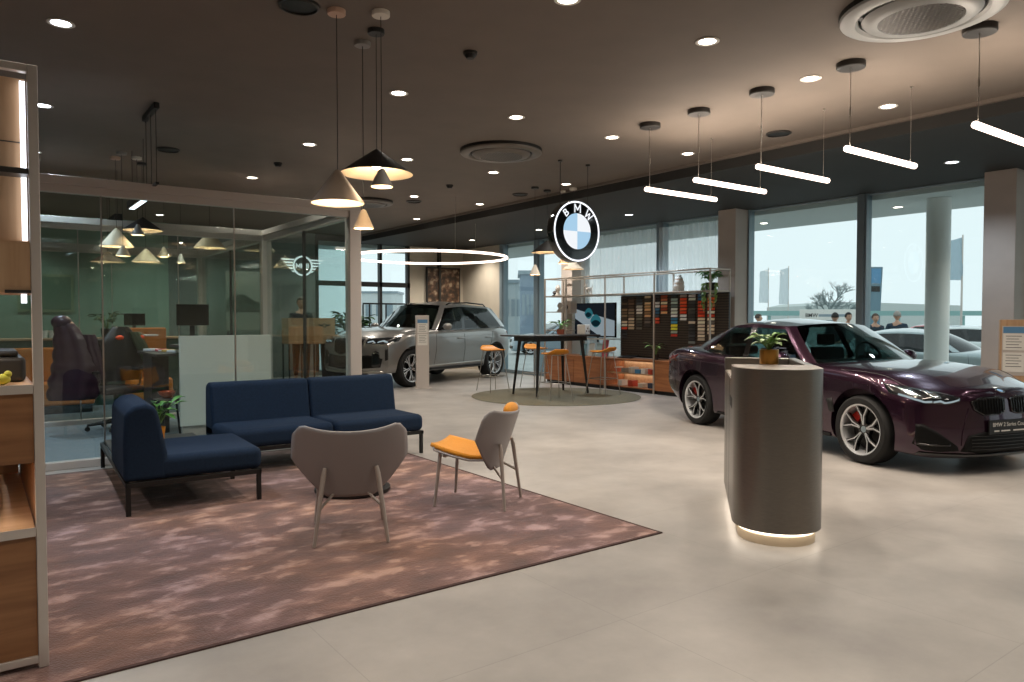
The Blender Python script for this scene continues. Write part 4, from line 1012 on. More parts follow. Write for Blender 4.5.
x, _ = at_y(262, 329, Yd+.2); t = thing('mug', 'white mug at the right end of the office desk', 'mug', (x+.02, Yd+.12, 1.081))
MB().lathe([(0, 0), (.035, 0), (.038, .09), (.034, .09), (.032, .01), (0, .01)], 24).build('cup', M['white'], t, smooth=40)
MB().tube([(.036, 0, .075), (.06, 0, .065), (.06, 0, .035), (.036, 0, .02)], .005, 8).build('handle', M['white'], t)
# clutter on the lower desk
for k, (px, c_, lb) in enumerate([(152, 'c9ccd0', 'pale folder on the lower desk left of the white panel'), (162, 'b8384a', 'red folder on the lower desk'), (170, 'caa04a', 'yellow folder on the lower desk'), (176, 'dfe0e2', 'white folder next to the white panel')]):
    x, _ = at_y(px, 350, Yd+.45+.2*(3-k)); t = thing('folder', lb, 'folder', (x, Yd+.45+.2*(3-k), .9812), rnd.uniform(-.4, .4), 'folders on the lower desk')
    MB().box((0, 0, .015), (.13, .2, .026)).build('cover', mat('folder_'+c_, c_, .5), t, bevel=.003); MB().box((0, 0, .015), (.12, .205, .018)).build('pages', M['paper'], t)
x, _ = at_y(166, 380, Yd+.2)
t = thing('orange_desk_bowl', 'shiny copper orange bowl on a small stool under the desk edge', 'bowl', (x, Yd+.16, .46))
MB().lathe([(0, 0), (.04, 0), (.09, .05), (.1, .08), (.09, .08), (.05, .03), (0, .03)], 28).build('bowl', mat('copper_orange', 'd0582e', .2, .5), t, smooth=50)
t = thing('side_stool', 'small dark stool under the desk edge carrying the orange bowl', 'stool', (x, Yd+.16, .007))
MB().lathe([(0, .42), (.14, .42), (.15, .43), (.15, .445), (0, .45)], 28).build('seat', M['dgrey'], t, smooth=40)
for k in range(3): MB().tube([(.1*math.cos(k*2.1), .1*math.sin(k*2.1), .42), (.14*math.cos(k*2.1), .14*math.sin(k*2.1), 0)], .012, 8).build('leg', M['black'], t)
# orange pot plant on the corner table of the chaise
x, y = at_z(158, 441, .27)
plant('potted_plant', 'leafy plant in an orange pot behind the left navy sofa', (x, y, .2692), MB().lathe([(0, 0), (.05, 0), (.065, .13), (.059, .13), (.056, .12), (0, .12)], 28), mat('orange_pot', 'd98a1e', .45), 22, .15, .075, M['leaf'], seed=31, stemh=.2, spread=.8, soilz=.12, soilr=.057)
# office chair with coats
cx, cy = at_z(95, 432, .006)
t = thing('office_chair', 'black office swivel chair behind the partition with clothes hung over it', 'chair', (cx+.25, cy+.1, .006), math.radians(20))
for k in range(5):
    a = 2*PI*k/5+.3; lg = MB().tube([(0, 0, .11), (.32*math.cos(a), .32*math.sin(a), .075)], [.028, .018], 8).build('base_leg', M['dgrey'], t, smooth=60)
    MB().lathe([(0, -.012), (.028, -.012), (.03, 0), (.028, .012), (0, .012)], 16, (.32*math.cos(a), .32*math.sin(a), .03), Matrix.Rotation(PI/2, 3, 'X')).tube([(.32*math.cos(a), .32*math.sin(a), .03), (.32*math.cos(a), .32*math.sin(a), .075)], .009, 8).build('castor', M['black'], lg)
MB().tube([(0, 0, .1), (0, 0, .45)], .03, 12).tube([(0, 0, .1), (0, 0, .25)], .042, 12).build('gas_lift', M['black'], t)
MB().box((0, 0, .5), (.52, .5, .09)).build('seat', M['black'], t, bevel=.035, seg=4)
MB().prism([(-.25, .62), (-.22, .58), (.22, .58), (.25, .62), (.26, .95), (.22, 1.13), (-.22, 1.13), (-.26, .95)], -.035, .035, Matrix(((1, 0, 0), (0, 0, 1), (0, 1, 0))), (0, .26, 0)).build('backrest', M['black'], t, bevel=.025, seg=3)
MB().box((0, .29, .62), (.08, .03, .3)).build('back_support', M['dgrey'], t)
for s in (-1, 1):
    MB().tube([(s*.25, 0, .5), (s*.31, 0, .56), (s*.31, 0, .72)], .016, 8).box((s*.31, -.02, .735), (.08, .28, .03)).build('armrest', M['black'], t, bevel=.006)
ccx, ccy = cx+.25, cy+.1
def cloth_col(widths, z0, z1, thick, seed, dx=0.0, quilt=0):
    """hanging garment: closed rounded shape sagging in folds"""
    r_ = random.Random(seed); rows = []; nz = len(widths)*4
    ph = [r_.uniform(0, 6) for _ in range(4)]
    for i in range(nz+1):
        f = i/nz; z = z1+(z0-z1)*f
        a = f*(len(widths)-1); k = min(int(a), len(widths)-2); w_, c_, th = [widths[k][j]*(1-(a-k))+widths[k+1][j]*(a-k) for j in range(3)]
        q = 1+(.10*abs(math.sin(PI*f*quilt)) if quilt else 0)
        rows.append([(c_+w_*math.cos(2*PI*m/36)*q, th*math.sin(2*PI*m/36)*q*(1+.16*math.sin(5*2*PI*m/36+ph[0]+f*2)*f+.08*math.sin(9*2*PI*m/36+ph[1])), z) for m in range(36)])
    m_ = MB().grid(rows, closed=True); n_ = len(m_.v); m_.f += [tuple(range(35, -1, -1)), tuple(range(n_-36, n_))]; m_.m += [0, 0]; return m_
xx, zz = at_y(75, 360, ccy-.25)
t = thing('puffer_coat', 'long dark maroon quilted coat hanging over the back of the office chair', 'coat', (xx, ccy-.12, 0), math.radians(-10))
M['maroon'] = mat('maroon_nylon', '38202b', .32, noise=.1, scale=12)
cloth_col([(.09, -.10, .06), (.16, -.04, .09), (.20, .0, .1), (.24, .02, .12), (.26, .0, .12), (.25, -.02, .11)], .42, 1.36, .1, 2, quilt=6).build('body', M['maroon'], t, smooth=70)
cloth_col([(.07, .16, .06), (.08, .19, .07), (.07, .24, .06), (.06, .27, .055)], .66, 1.2, .1, 5, quilt=4).build('sleeve', M['maroon'], t, smooth=70)
MB().sphere((-.12, 0, 1.35), (.11, .09, .085), 16, 10).build('hood', M['maroon'], t, smooth=70)
t = thing('black_jacket', 'black jacket with orange details draped over the office chair', 'jacket', (ccx+.10, ccy+.26, 0), math.radians(20))
M['olive'] = mat('olive_fabric', '4a5238', .8); M['orl'] = mat('bright_orange_trim', 'f0501c', .6)
cloth_col([(.10, 0, .05), (.24, 0, .085), (.28, 0, .1), (.29, 0, .11), (.27, 0, .1)], .60, 1.29, .1, 9).build('body', M['black'], t, smooth=70)
cloth_col([(.07, .13, .05), (.08, .2, .06), (.075, .27, .06), (.06, .31, .05)], .78, 1.22, .1, 7).xf(Matrix.Translation((0, -.09, 0))).build('sleeve', M['olive'], t, smooth=70)
for dx in (-.08, .19): MB().sphere((dx, -.125, 1.15), (.055, .02, .03), 14, 8).build('orange_trim', M['orl'], t, smooth=70)
# orange bench behind
def bench(x0, x1, y, label, bh=.82):
    t = thing('orange_bench', label, 'bench', (x0, y, .006), group='orange upholstered benches in the glass rooms'); W_ = x1-x0
    MB().box2((0, 0, .12), (W_, .55, .45)).build('seat', bpy.data.materials.get('burnt_orange') or mat('burnt_orange', 'c06a22', .7), t, bevel=.03, seg=3)
    MB().box2((0, .45, .45), (W_, .62, bh)).build('backrest', bpy.data.materials['burnt_orange'], t, bevel=.03, seg=3)
    MB().box2((.03, .05, 0), (W_-.03, .5, .12)).build('plinth', M['black'], t)
bench(-1.0, 1.42, 12.4, 'orange bench seen at the left edge of the glass partition', .95)
bench(1.9, 2.5, 12.4, 'high backed orange bench seen behind the office chair', 1.24)
t = thing('credenza', 'long dark green counter behind the orange benches', 'counter', (0, 0, .006))
MB().box2((-3, 13.3, 0), (3.1, 13.8, 1.05)).build('body', mat('dark_green_counter', '2f4a3e', .6), t)
MB().box2((-3.02, 13.27, 1.05), (3.12, 13.82, 1.08)).build('top', M['oak'], t, bevel=.003)
for k, (px, lb) in enumerate([(44, 'white cup at the left end of the green counter'), (52, 'second white cup on the green counter'), (58, 'dark cup on the green counter')]):
    x, _ = at_y(px, 333, 13.5); t = thing('cup', lb, 'cup', (x, 13.45, 1.0862), group='cups on the green counter')
    MB().lathe([(0, 0), (.04, 0), (.055, .12), (.05, .12), (.035, .01), (0, .01)], 20).build('cup', M['white'] if k < 2 else M['black'], t, smooth=40)
x, _ = at_y(107, 320, 13.5)
plant('potted_plant', 'green plant on the counter far behind the office chair', (x, 13.55, 1.0862), MB().lathe([(0, 0), (.07, 0), (.09, .14), (.082, .14), (.08, .13), (0, .13)], 24), M['dgrey'], 26, .16, .08, M['leafd'], seed=41, stemh=.22, spread=.8, soilz=.13, soilr=.08)
# framed poster on the green wall
x, z = at_y(46, 293, YB-.03); t = thing('poster', 'pale framed sheet on the green wall at the far left', 'poster', (x, YB-.02, z))
MB().box((0, 0, 0), (.95, .03, .75)).build('frame', mat('poster_frame', '9aa88c', .6), t); MB().box((0, -.017, 0), (.85, .01, .65)).build('sheet', mat('poster_sheet', '6e8a78', .7), t)
# dark grey car print board seen through the glass rooms
x0, z0 = at_y(226, 330, 16.6); x1, z1 = at_y(262, 272, 16.6)
t = thing('display_board', 'large pale board with a grey car picture behind the glass rooms', 'display board', ((x0+x1)/2, 16.6, 0))
MB().box((0, 0, (z0+z1)/2), (x1-x0, .04, z1-z0)).build('board', mat('pale_board', 'aaa79c', .6), t)
zz = (z0+z1)/2
MB().prism([(-.4, zz-.25), (.42, zz-.25), (.42, zz-.08), (.2, zz), (0, zz+.14), (-.25, zz+.12), (-.4, zz)], .021, .024, Matrix(((1, 0, 0), (0, 0, -1), (0, 1, 0)))).build('car_picture', M['dgrey'], t)
for s in (-1, 1): MB().box((s*(x1-x0)*.45, 0, z0/2), (.04, .04, z0)).build('leg', M['dgrey'], t)
MB().box((0, 0, .01), (x1-x0, .4, .02)).build('base', M['dgrey'], t)
# wooden reception desk with emblem, behind the glass
for (pa, pb, Y, lb, em) in [(288.5, 309, 14.6, 'left half of the light wooden reception desk in front of the seated person', False), (313.5, 335, 14.9, 'wooden reception desk block with a small black winged emblem', True)]:
    x0, z0 = at_y(pa, 344, Y); x1, z1 = at_y(pb, 318, Y)
    t = thing('reception_desk', lb, 'desk', ((x0+x1)/2, Y, 0), group='wooden reception desk blocks')
    MB().box((0, .2, (z0+z1)/2), (x1-x0, .4, z1-z0)).build('body', M['oakz'], t, bevel=.004)
    for sx in (-1, 1): MB().box((sx*((x1-x0)/2-.02), .02, z0/2), (.025, .025, z0)).box((sx*((x1-x0)/2-.02), .38, z0/2), (.025, .025, z0)).build('leg', M['black'], t)
    if em:
        e_ = MB().lathe([(.028, 0), (.045, 0), (.045, .006), (.028, .006)], 24, (0, -.002, z1-.16), Matrix.Rotation(PI/2, 3, 'X'))
        for s in (-1, 1): e_.prism([(s*.045, z1-.175), (s*.1, z1-.17), (s*.15, z1-.135), (s*.045, z1-.14)], 0, .006, Matrix(((1, 0, 0), (0, 0, -1), (0, 1, 0))))
        e_.build('emblem', M['black'], t)
# leafy dark plants and rail near the far glazing
for k, (px, Y, sc, lb) in enumerate([(329, 15.75, .95, 'dark leafy plant behind the wooden reception desk'), (345, 16.5, 1.15, 'second dark leafy plant next to the partition post'), (361, 15.9, 1.1, 'dark leafy plant seen right of the partition post')]):
    x, _ = at_y(px, 320, Y)
    plant('potted_plant', lb, (x, Y, 0), MB().lathe([(0, 0), (.16, 0), (.2, .9*sc), (.18, .9*sc), (.17, .88*sc), (0, .88*sc)], 24), M['dgrey'], 46, .26, .13, M['leafd'], seed=50+k, stemh=.42, spread=.4, soilz=.88*sc, soilr=.17)
t = thing('guard_rail', 'thin black metal rail in front of the far glazing', 'railing', (0, 0, 0))
xa_, _ = at_y(363, 303, 16.9); xb_, _ = at_y(408, 303, 16.9)
MB().box2((xa_, 16.88, 1.74), (xb_, 16.92, 1.78)).build('top_rail', M['black'], t)
for f in (0, .14, .5, 1): MB().box2((xa_+(xb_-xa_)*f-.015, 16.885, 0), (xa_+(xb_-xa_)*f+.015, 16.915, 1.74)).build('post', M['black'], t)
# ------------------------------------------------------------------ cars
def interp(tab, x):
    """smooth table lookup (cubic hermite)"""
    xs = [r[0] for r in tab]
    if x <= xs[0]: return list(tab[0][1:])
    if x >= xs[-1]: return list(tab[-1][1:])
    i = max(k for k in range(len(xs)) if xs[k] <= x); i = min(i, len(xs)-2)
    h = xs[i+1]-xs[i]; t = (x-xs[i])/h; out = []
    for c in range(1, len(tab[0])):
        def sl(k):
            if k == 0: return (tab[1][c]-tab[0][c])/(xs[1]-xs[0])
            if k == len(xs)-1: return (tab[-1][c]-tab[-2][c])/(xs[-1]-xs[-2])
            a = (tab[k][c]-tab[k-1][c])/(xs[k]-xs[k-1]); b = (tab[k+1][c]-tab[k][c])/(xs[k+1]-xs[k])
            return 0 if a*b <= 0 else 2*a*b/(a+b)
        m0 = sl(i)*h; m1 = sl(i+1)*h; p0 = tab[i][c]; p1 = tab[i+1][c]
        out.append((2*t**3-3*t*t+1)*p0+(t**3-2*t*t+t)*m0+(-2*t**3+3*t*t)*p1+(t**3-t*t)*m1)
    return out
def chain(pts, n):
    """smooth dense curve through the points: returns list of (param, Vector); params are point indices"""
    out = []
    tab = [(i, p[0], p[1], p[2]) for i, p in enumerate(pts)]
    for i in range(len(pts)-1):
        for k in range(n): out.append((i+k/n, Vector(interp(tab, i+k/n))))
    out.append((len(pts)-1, Vector(pts[-1]))); return out
def sst(x): x = max(0, min(1, x)); return x*x*(3-2*x)

RIMM = mat('machined_silver_rim', 'd6d8da', .3, .6)
def wheel(car, x, y, side, R, rr, wd, style, rimmat):
    """side +1 = left (outer face towards +y)"""
    Mx = Matrix.Rotation(-PI/2, 3, 'X') if side > 0 else Matrix.Rotation(PI/2, 3, 'X')   # local z -> +y / -y
    h = wd/2; loc = (x, y, R)
    prof = [(rr, -h*.9), (rr+.012, -h), (R-.03, -h), (R-.008, -h*.82), (R, -h*.6), (R, h*.6), (R-.008, h*.82), (R-.03, h), (rr+.012, h), (rr, h*.9), (rr-.012, h*.6), (rr-.012, -h*.6), (rr, -h*.9)]
    tb = MB().lathe(prof, 56, M=Mx)
    for gz in (-.3, 0, .3): tb.lathe([(R+.0005, h*gz-.004), (R+.0015, h*gz), (R+.0005, h*gz+.004)], 56, M=Mx)
    w_ = tb.build('wheel', M['rubber'], car, loc, smooth=35)
    rim = MB()
    rim.lathe([(rr-.02, -h*.8), (rr-.03, h*.3), (rr-.012, h*.86), (rr+.004, h*.93), (rr+.004, h*.8)], 56, M=Mx, mi=0)
    rim.lathe([(0, h*.52), (.055, h*.52), (.068, h*.45), (.07, h*.1), (0, h*.1)], 28, M=Mx, mi=1)
    ns = 5
    for k in range(ns):
        a0 = 2*PI*k/ns+.3
        for s in (-1, 1):
            if style == 'double':
                segs = [((.045, .10), (.55, .12)), ((.55, .12), (.97, .30))]
            else:
                segs = [((.06, .30), (.5, .13)), ((.5, .13), (.97, .13)), ((.5, .13), (.97, .36))]
            for (ra, oa), (rb, ob) in segs:
                ra = max(ra*rr, .05); rb = rb*rr
                pa = Vector((ra*math.cos(a0+s*oa), ra*math.sin(a0+s*oa), h*(.50+.28*(ra/rr))))
                pb = Vector((rb*math.cos(a0+s*ob), rb*math.sin(a0+s*ob), h*(.50+.28*(rb/rr))))
                d = (pb-pa); L_ = d.length; d.normalize(); n_ = Vector((0, 0, 1)); q = n_.cross(d).normalized(); n_ = d.cross(q)
                for wdt, dep, off, mi in ((.034, .035, -.020, 1), (.010 if style == 'double' else .016, .006, .001, 0)):
                    vs = []
                    for p in (pa-d*.006, pb+d*.006):
                        for sy, sz in ((-1, -1), (1, -1), (1, 1), (-1, 1)): vs.append(Mx@(p+q*(sy*wdt/2)+n_*(off+sz*dep/2)))
                    rim.add(vs, [(0, 1, 2, 3), (7, 6, 5, 4), (0, 4, 5, 1), (1, 5, 6, 2), (2, 6, 7, 3), (3, 7, 4, 0)], mi)
    rim.build('rim', [rimmat, M['blackg']], w_, smooth=30)
    MB().lathe([(0, h*.53), (.03, h*.53), (.033, h*.5)], 20, M=Mx).build('hub_cap', M['alud'], w_)
    MB().lathe([(.06, h*.0), (rr*.66, h*.0), (rr*.66, -.02), (.06, -.02)], 40, M=Mx).lathe([(0, -.02), (rr-.03, -.03)], 40, M=Mx, mi=1).build('brake_disc', [M['dgrey'], M['black']], w_, smooth=35)
    if style == 'double':
        cl = MB(); a0 = PI*.80 if side < 0 else PI*.2
        pl = [(r_*math.cos(a0+a_), r_*math.sin(a0+a_)) for r_, a_ in ((rr*.5, -.38), (rr*.82, -.32), (rr*.86, 0), (rr*.82, .32), (rr*.5, .38), (rr*.46, 0))]
        cl.prism(pl, -.03, h*.28, Mx); cl.build('brake_caliper', mat('red_caliper', 'a81f16', .35) if 'red_caliper' not in bpy.data.materials else bpy.data.materials['red_caliper'], w_, smooth=35, bevel=.004)
    return w_

def make_car(name, label, loc, rz, P, detail=True, group=None):
    car = thing(name, label, 'car', loc, rz, group)
    st = P['st']; xa, xb = st[0][0], st[-1][0]; pm = P['paint']; WB = P['wb']; R = P['R']
    NX = 64; NS = 26; NC = 22
    xs = [xa+(xb-xa)*i/(NX-1) for i in range(NX)]
    def section(x):
        w_, zb, zs, zt = interp(st, x)
        for ax in (0, -WB): w_ += .014*math.exp(-((x-ax)/.36)**2)
        d = zs-zb
        c = [(0, 0, zb), (1, .75*w_, zb), (2, .93*w_, zb+.02), (3, .98*w_, zb+.11*d/.6), (4, .995*w_, zb+.38*d), (5, 1.0*w_, zb+.62*d), (6, .992*w_, zs-.13*d), (7, .958*w_, zs-.01), (8, .86*w_, zs+.42*(zt-zs)), (9, .5*w_, zs+.9*(zt-zs)), (10, 0, zt)]
        dr = P.get('door', .012)      # gentle hollow under the shoulder line
        hol = dr*math.exp(-((x+WB*.5)/(.32*WB))**2)
        c[4] = (4, c[4][1]-hol, c[4][2]); c[3] = (3, c[3][1]-hol*.3, c[3][2])
        return [interp(c, 10*k/(NS-1)) for k in range(NS)]
    nw, tw = P.get('nose_plan', .24), P.get('tail_plan', .14)
    def warp(v):
        x, y, z = v; W_ = P['W']
        f = sst((x-(xb-.75))/.75); g = sst(((xa+.6)-x)/.6)
        if f > 0: x -= f*nw*(abs(y)/W_)**3+f*interp(P['nose'], z)[0]
        if g > 0: x += g*tw*(abs(y)/W_)**3+g*interp(P['tail'], z)[0]
        return (x, y, z)
    V = []; Fc = []
    ringn = 2*NS-2
    for x in xs:
        s = section(x)
        loop = [(x, y, z) for y, z in s]+[(x, -y, z) for y, z in reversed(s[1:-1])]
        V += [warp(v) for v in loop]
    for i in range(NX-1):
        for k in range(ringn):
            l = (k+1) % ringn; Fc.append((i*ringn+k, i*ringn+l, (i+1)*ringn+l, (i+1)*ringn+k))
    for end in (0, NX-1):        # closed ends as a grid so that nose and tail curve smoothly
        s = section(xs[end]); base = end*ringn
        L_ = [base+k for k in range(NS)]; Rr = [base]+[base+ringn-k for k in range(1, NS-1)]+[base+NS-1]
        prev = L_
        for c_ in range(1, NC):
            t_ = c_/NC; cur = [L_[0]]
            for k in range(1, NS-1):
                y, z = s[k]; V.append(warp((xs[end], y*(1-2*t_), z))); cur.append(len(V)-1)
            cur.append(L_[-1])
            for k in range(NS-1):
                q = []
                for a in (prev[k], prev[k+1], cur[k+1], cur[k]):
                    if a not in q: q.append(a)
                if len(q) > 2: Fc.append(tuple(q))
            prev = cur
        for k in range(NS-1):
            q = []
            for a in (prev[k], prev[k+1], Rr[k+1], Rr[k]):
                if a not in q: q.append(a)
            if len(q) > 2: Fc.append(tuple(q))
    B, T = P['B'], P['T']
    bvh = BVHTree.FromPolygons([Vector(v) for v in V], Fc)
    body = MB(); body.v = V; body.f = Fc
    # cockpit floor is dark: faces on top inside the glass base line
    def inside(x, y):
        if x > B[1][0]-.0 or x < B[6][0]: return False
        yb = interp(sorted((b[0], b[1]) for b in B[1:7]), x)[0]; return abs(y) < yb-.015
    mi = []
    for f in Fc:
        cx = sum(V[i][0] for i in f)/len(f); cy = sum(V[i][1] for i in f)/len(f); cz = sum(V[i][2] for i in f)/len(f)
        w_, zb, zs, zt = interp(st, cx)
        m_ = 0
        if cz > zs-.02 and inside(cx, cy): m_ = 1
        if cz < zb+.02: m_ = 1
        mi.append(m_)
    body.m = mi
    bo = body.build('tmp_body', [pm, M['black']], None, smooth=32)
    cut = MB(); Ra = R+P.get('gap', .055)
    for ax in (0, -WB):
        for s in (-1, 1): cut.lathe([(0, .0), (Ra, .0), (Ra, .5), (0, .5)], 56, (ax, s*(P['W']-.30)+(0), R+.012), Matrix.Rotation(-PI/2 if s > 0 else PI/2, 3, 'X'), mi=1)
    co = cut.build('tmp_cut', [pm, M['black']], None)
    md = bo.modifiers.new('b', 'BOOLEAN'); md.operation = 'DIFFERENCE'; md.object = co; md.solver = 'EXACT'
    bo.hide_render = co.hide_render = True
    bodyo = bake(bo, 'body', [pm, M['black']], car); bodyo.parent = car
    bpy.data.objects.remove(co, do_unlink=True); bodyo.hide_render = False
    # glasshouse
    n = 8; bc = chain(B[1:7], n); tc = chain(T[1:7], n); NV = 12
    vs_ = [0, .05]+[.05+.86*k/(NV-3) for k in range(1, NV-2)]+[1.0]; NV = len(vs_)
    bul = P.get('bulge', .03)
    def side_pt(k, v, s):
        p = bc[k][1].lerp(tc[k][1], v); b_ = bul*4*v*(1-v)*.6
        return (p.x, s*(p.y+b_), p.z)
    def wrow(Bc, Be, Tc, Te, v, ns=17):
        out = []
        for k in range(ns):
            s = -1+2*k/(ns-1); q = s*s
            b_ = Vector((Bc[0]+(Be[0]-Bc[0])*q, s*Be[1], Bc[2]+(Be[2]-Bc[2])*q)); t_ = Vector((Tc[0]+(Te[0]-Tc[0])*q, s*Te[1], Tc[2]+(Te[2]-Tc[2])*q))
            p = b_.lerp(t_, v); u = 4*v*(1-v)*bul*(1-q*.6); sg = 1 if Bc[0] > Tc[0] else -1
            out.append((p.x+sg*u*.5, p.y*(1+0*u)+(s*u*.0), p.z+u*.6))
        return out
    gm = P['glass']
    MB().grid([wrow(B[0], B[1], T[0], T[1], j/8) for j in range(9)]).build('windshield', gm, car, smooth=60)
    MB().grid([wrow(B[7], B[6], T[7], T[6], j/8) for j in range(9)]).build('rear_window', gm, car, smooth=60)
    shell = MB(); win = {}
    wins = P['wins']      # (k0, k1, v0 at k0, v1...) param ranges that are glass
    for s in (-1, 1):
        for k in range(len(bc)-1):
            u0, u1 = bc[k][0], bc[k+1][0]; um = (u0+u1)/2
            wi = next((i for i, (a, b) in enumerate(wins) if a <= um <= b), None)
            for j in range(NV-1):
                q = [side_pt(k, vs_[j], s), side_pt(k+1, vs_[j], s), side_pt(k+1, vs_[j+1], s), side_pt(k, vs_[j+1], s)]
                if wi is not None and 1 <= j < NV-2: win.setdefault((wi, s), MB()).add(q, [(0, 1, 2, 3)])
                else: shell.add(q, [(0, 1, 2, 3)], 0 if j > 0 else 1) if not (P['bp'][0] <= um <= P['bp'][1] and j < NV-2) else shell.add(q, [(0, 1, 2, 3)], 1)
    for (wi, s), m_ in win.items(): m_.build('side_window', gm, car, smooth=60)
    rows = []
    for k in range(len(tc)):
        e = tc[k][1]; f = k/(len(tc)-1); dx = (T[0][0]-T[1][0])*(1-f)+(T[7][0]-T[6][0])*f
        cr = (T[0][2]-T[1][2])*(1-f)+(T[7][2]-T[6][2])*f+P['crown']*math.sin(PI*f)
        rows.append([(e.x+dx*(1-q*q), q*e.y, e.z+cr*(1-q*q)) for q in [-1+2*i/16 for i in range(17)]])
    b0 = len(shell.v); shell.grid(rows, 0)
    so = shell.build('roof', [pm, M['blackg']], car, smooth=50)
    # mirrors
    for s in (-1, 1):
        mx, my, mz = P['mirror']
        mm = MB().sphere((mx, s*my, mz), (.075, .115, .075), 18, 10); mm.v = [(x if x > mx-.03 else mx-.03, y, z) for x, y, z in mm.v]
        mm.tube([(mx, s*(my-.16), mz-.06), (mx, s*(my-.05), mz-.045)], .022, 8, mi=1)
        mo = mm.build('mirror', [pm, M['blackg']], car, smooth=50)
        MB().lathe([(0, 0), (.062, 0)], 20, (mx-.034, s*my, mz), Matrix.Rotation(-PI/2, 3, 'Y')@Matrix.Diagonal((1, 1.5, 1))).build('mirror_glass', M['chrome'], mo)
    # wheels
    for ax in (0, -WB):
        for s in (-1, 1): wheel(car, ax, s*(P['W']-.018-P['tw']/2), s, R, P['rr'], P['tw'], P['style'], RIMM)
    # ray cast helpers on the body
    def hit(o, d):
        r = bvh.ray_cast(Vector(o), Vector(d)); return (r[0], r[1]) if r[0] is not None else (None, None)
    def face(top, bot, nn, mm, dr, off):
        """patch hugging the body between two outlines. dr 'x' front, '-x' rear, 'y'/'-y' sides; points are (y,z) or (x,z)"""
        def along(pl, t):
            Ls = [0]
            for a, b in zip(pl, pl[1:]): Ls.append(Ls[-1]+math.dist(a, b))
            s_ = t*Ls[-1]
            for i in range(len(pl)-1):
                if s_ <= Ls[i+1]+1e-9:
                    f = (s_-Ls[i])/max(1e-9, Ls[i+1]-Ls[i]); return (pl[i][0]*(1-f)+pl[i+1][0]*f, pl[i][1]*(1-f)+pl[i+1][1]*f)
            return pl[-1]
        rows = []; last = None
        for i in range(nn+1):
            a, b = along(top, i/nn), along(bot, i/nn); row = []
            for j in range(mm+1):
                f = j/mm; p = (a[0]*(1-f)+b[0]*f, a[1]*(1-f)+b[1]*f)
                o_, d_ = {'x': ((5, p[0], p[1]), (-1, 0, 0)), '-x': ((-8, p[0], p[1]), (1, 0, 0)), 'y': ((p[0], 4, p[1]), (0, -1, 0)), '-y': ((p[0], -4, p[1]), (0, 1, 0)), 'z': ((p[0], p[1], 4), (0, 0, -1))}[dr]
                h, nr = hit(o_, d_)
                if h is None: h = last[0] if last else Vector((0, 0, 0)); nr = last[1] if last else Vector((1, 0, 0))
                if nr.dot(Vector(d_)) > 0: nr = -nr
                last = (h, nr); row.append(h-Vector(d_)*off)
            rows.append(row)
        return MB().grid(rows)
    def patch(nm, top, bot, m_, dr='x', off=.004, nn=12, mm=6, parent=None, both=True, solid=.006):
        out = []
        for s in ((1, -1) if both else (1,)):
            if dr in ('x', '-x'): a = [(s*y, z) for y, z in top]; b = [(s*y, z) for y, z in bot]; d_ = dr
            elif dr == 'z': a = [(x, s*y) for x, y in top]; b = [(x, s*y) for x, y in bot]; d_ = dr
            else: a, b = top, bot; d_ = 'y' if s > 0 else '-y'
            pr = parent[0 if s > 0 else 1] if isinstance(parent, (list, tuple)) else (parent or car)
            out.append(face(a, b, nn, mm, d_, off).build(nm, m_, pr, smooth=50, solid=solid, off=0))
        return out
    def line(nm, pts, r, m_, dr='y', both=True, off=0, parent=None):
        for s in ((1, -1) if both else (1,)):
            o = []
            for a, b in zip(pts, pts[1:]):
                for i in range(10):
                    f = i/10; p = (a[0]*(1-f)+b[0]*f, a[1]*(1-f)+b[1]*f)
                    if dr == 'x': h, _ = hit((5, s*p[0], p[1]), (-1, 0, 0)); dd = Vector((1, 0, 0))
                    elif dr == '-x': h, _ = hit((-8, s*p[0], p[1]), (1, 0, 0)); dd = Vector((-1, 0, 0))
                    elif dr == 'z': h, _ = hit((p[0], s*p[1], 4), (0, 0, -1)); dd = Vector((0, 0, 1))
                    else: h, _ = hit((p[0], s*4, p[1]), (0, -s, 0)); dd = Vector((0, s, 0))
                    if h is not None: o.append(h+dd*off)
            if len(o) > 1: MB().tube(o, r, 5).build(nm, m_, parent or car)
    # interior
    ib = MB(); zf = P['belt']
    zr = P['seat']
    for (sx, sw) in ((P['fs'], .24), (P['rs'], .24)):
        for s in (-1, 1):
            st_ = MB(); st_.prism([(-.03, -.2), (.06, -.2), (-.01, zr-.13), (-.10, zr-.12)], -.23, .23, Matrix(((1, 0, 0), (0, 0, 1), (0, 1, 0))), (sx, s*.37, zf))
            se = st_.build('seat_back', P['seatmat'], car, bevel=.02, seg=2)
            MB().box((sx-.07, s*.37, zf+zr-.03), (.07, .24, .14)).build('headrest', P['seatmat'], se, bevel=.02, seg=2)
    MB().prism([(0, -.1), (.42, -.12), (.42, .0), (.22, .05), (0, .035)], -.62, .62, Matrix(((1, 0, 0), (0, 0, 1), (0, 1, 0))), (B[1][0]-.28, 0, zf)).build('dashboard', M['black'], car, bevel=.02)
    sw_ = Matrix.Translation((B[1][0]-.38, .37, zf+.05))@Matrix.Rotation(math.radians(68), 4, 'Y')
    m_ = MB().tube([(.175*math.cos(2*PI*k/28), .175*math.sin(2*PI*k/28), 0) for k in range(28)], .015, 8, closed=True)
    m_.box((0, 0, 0), (.1, .1, .03)).box((0, .11, 0), (.03, .13, .015)).box((0, -.11, 0), (.03, .13, .015)).box((.11, 0, 0), (.13, .03, .015)); m_.xf(sw_)
    m_.build('steering_wheel', M['black'], car, smooth=50)
    if detail: detail(car, patch, line, face, hit, P)
    return car

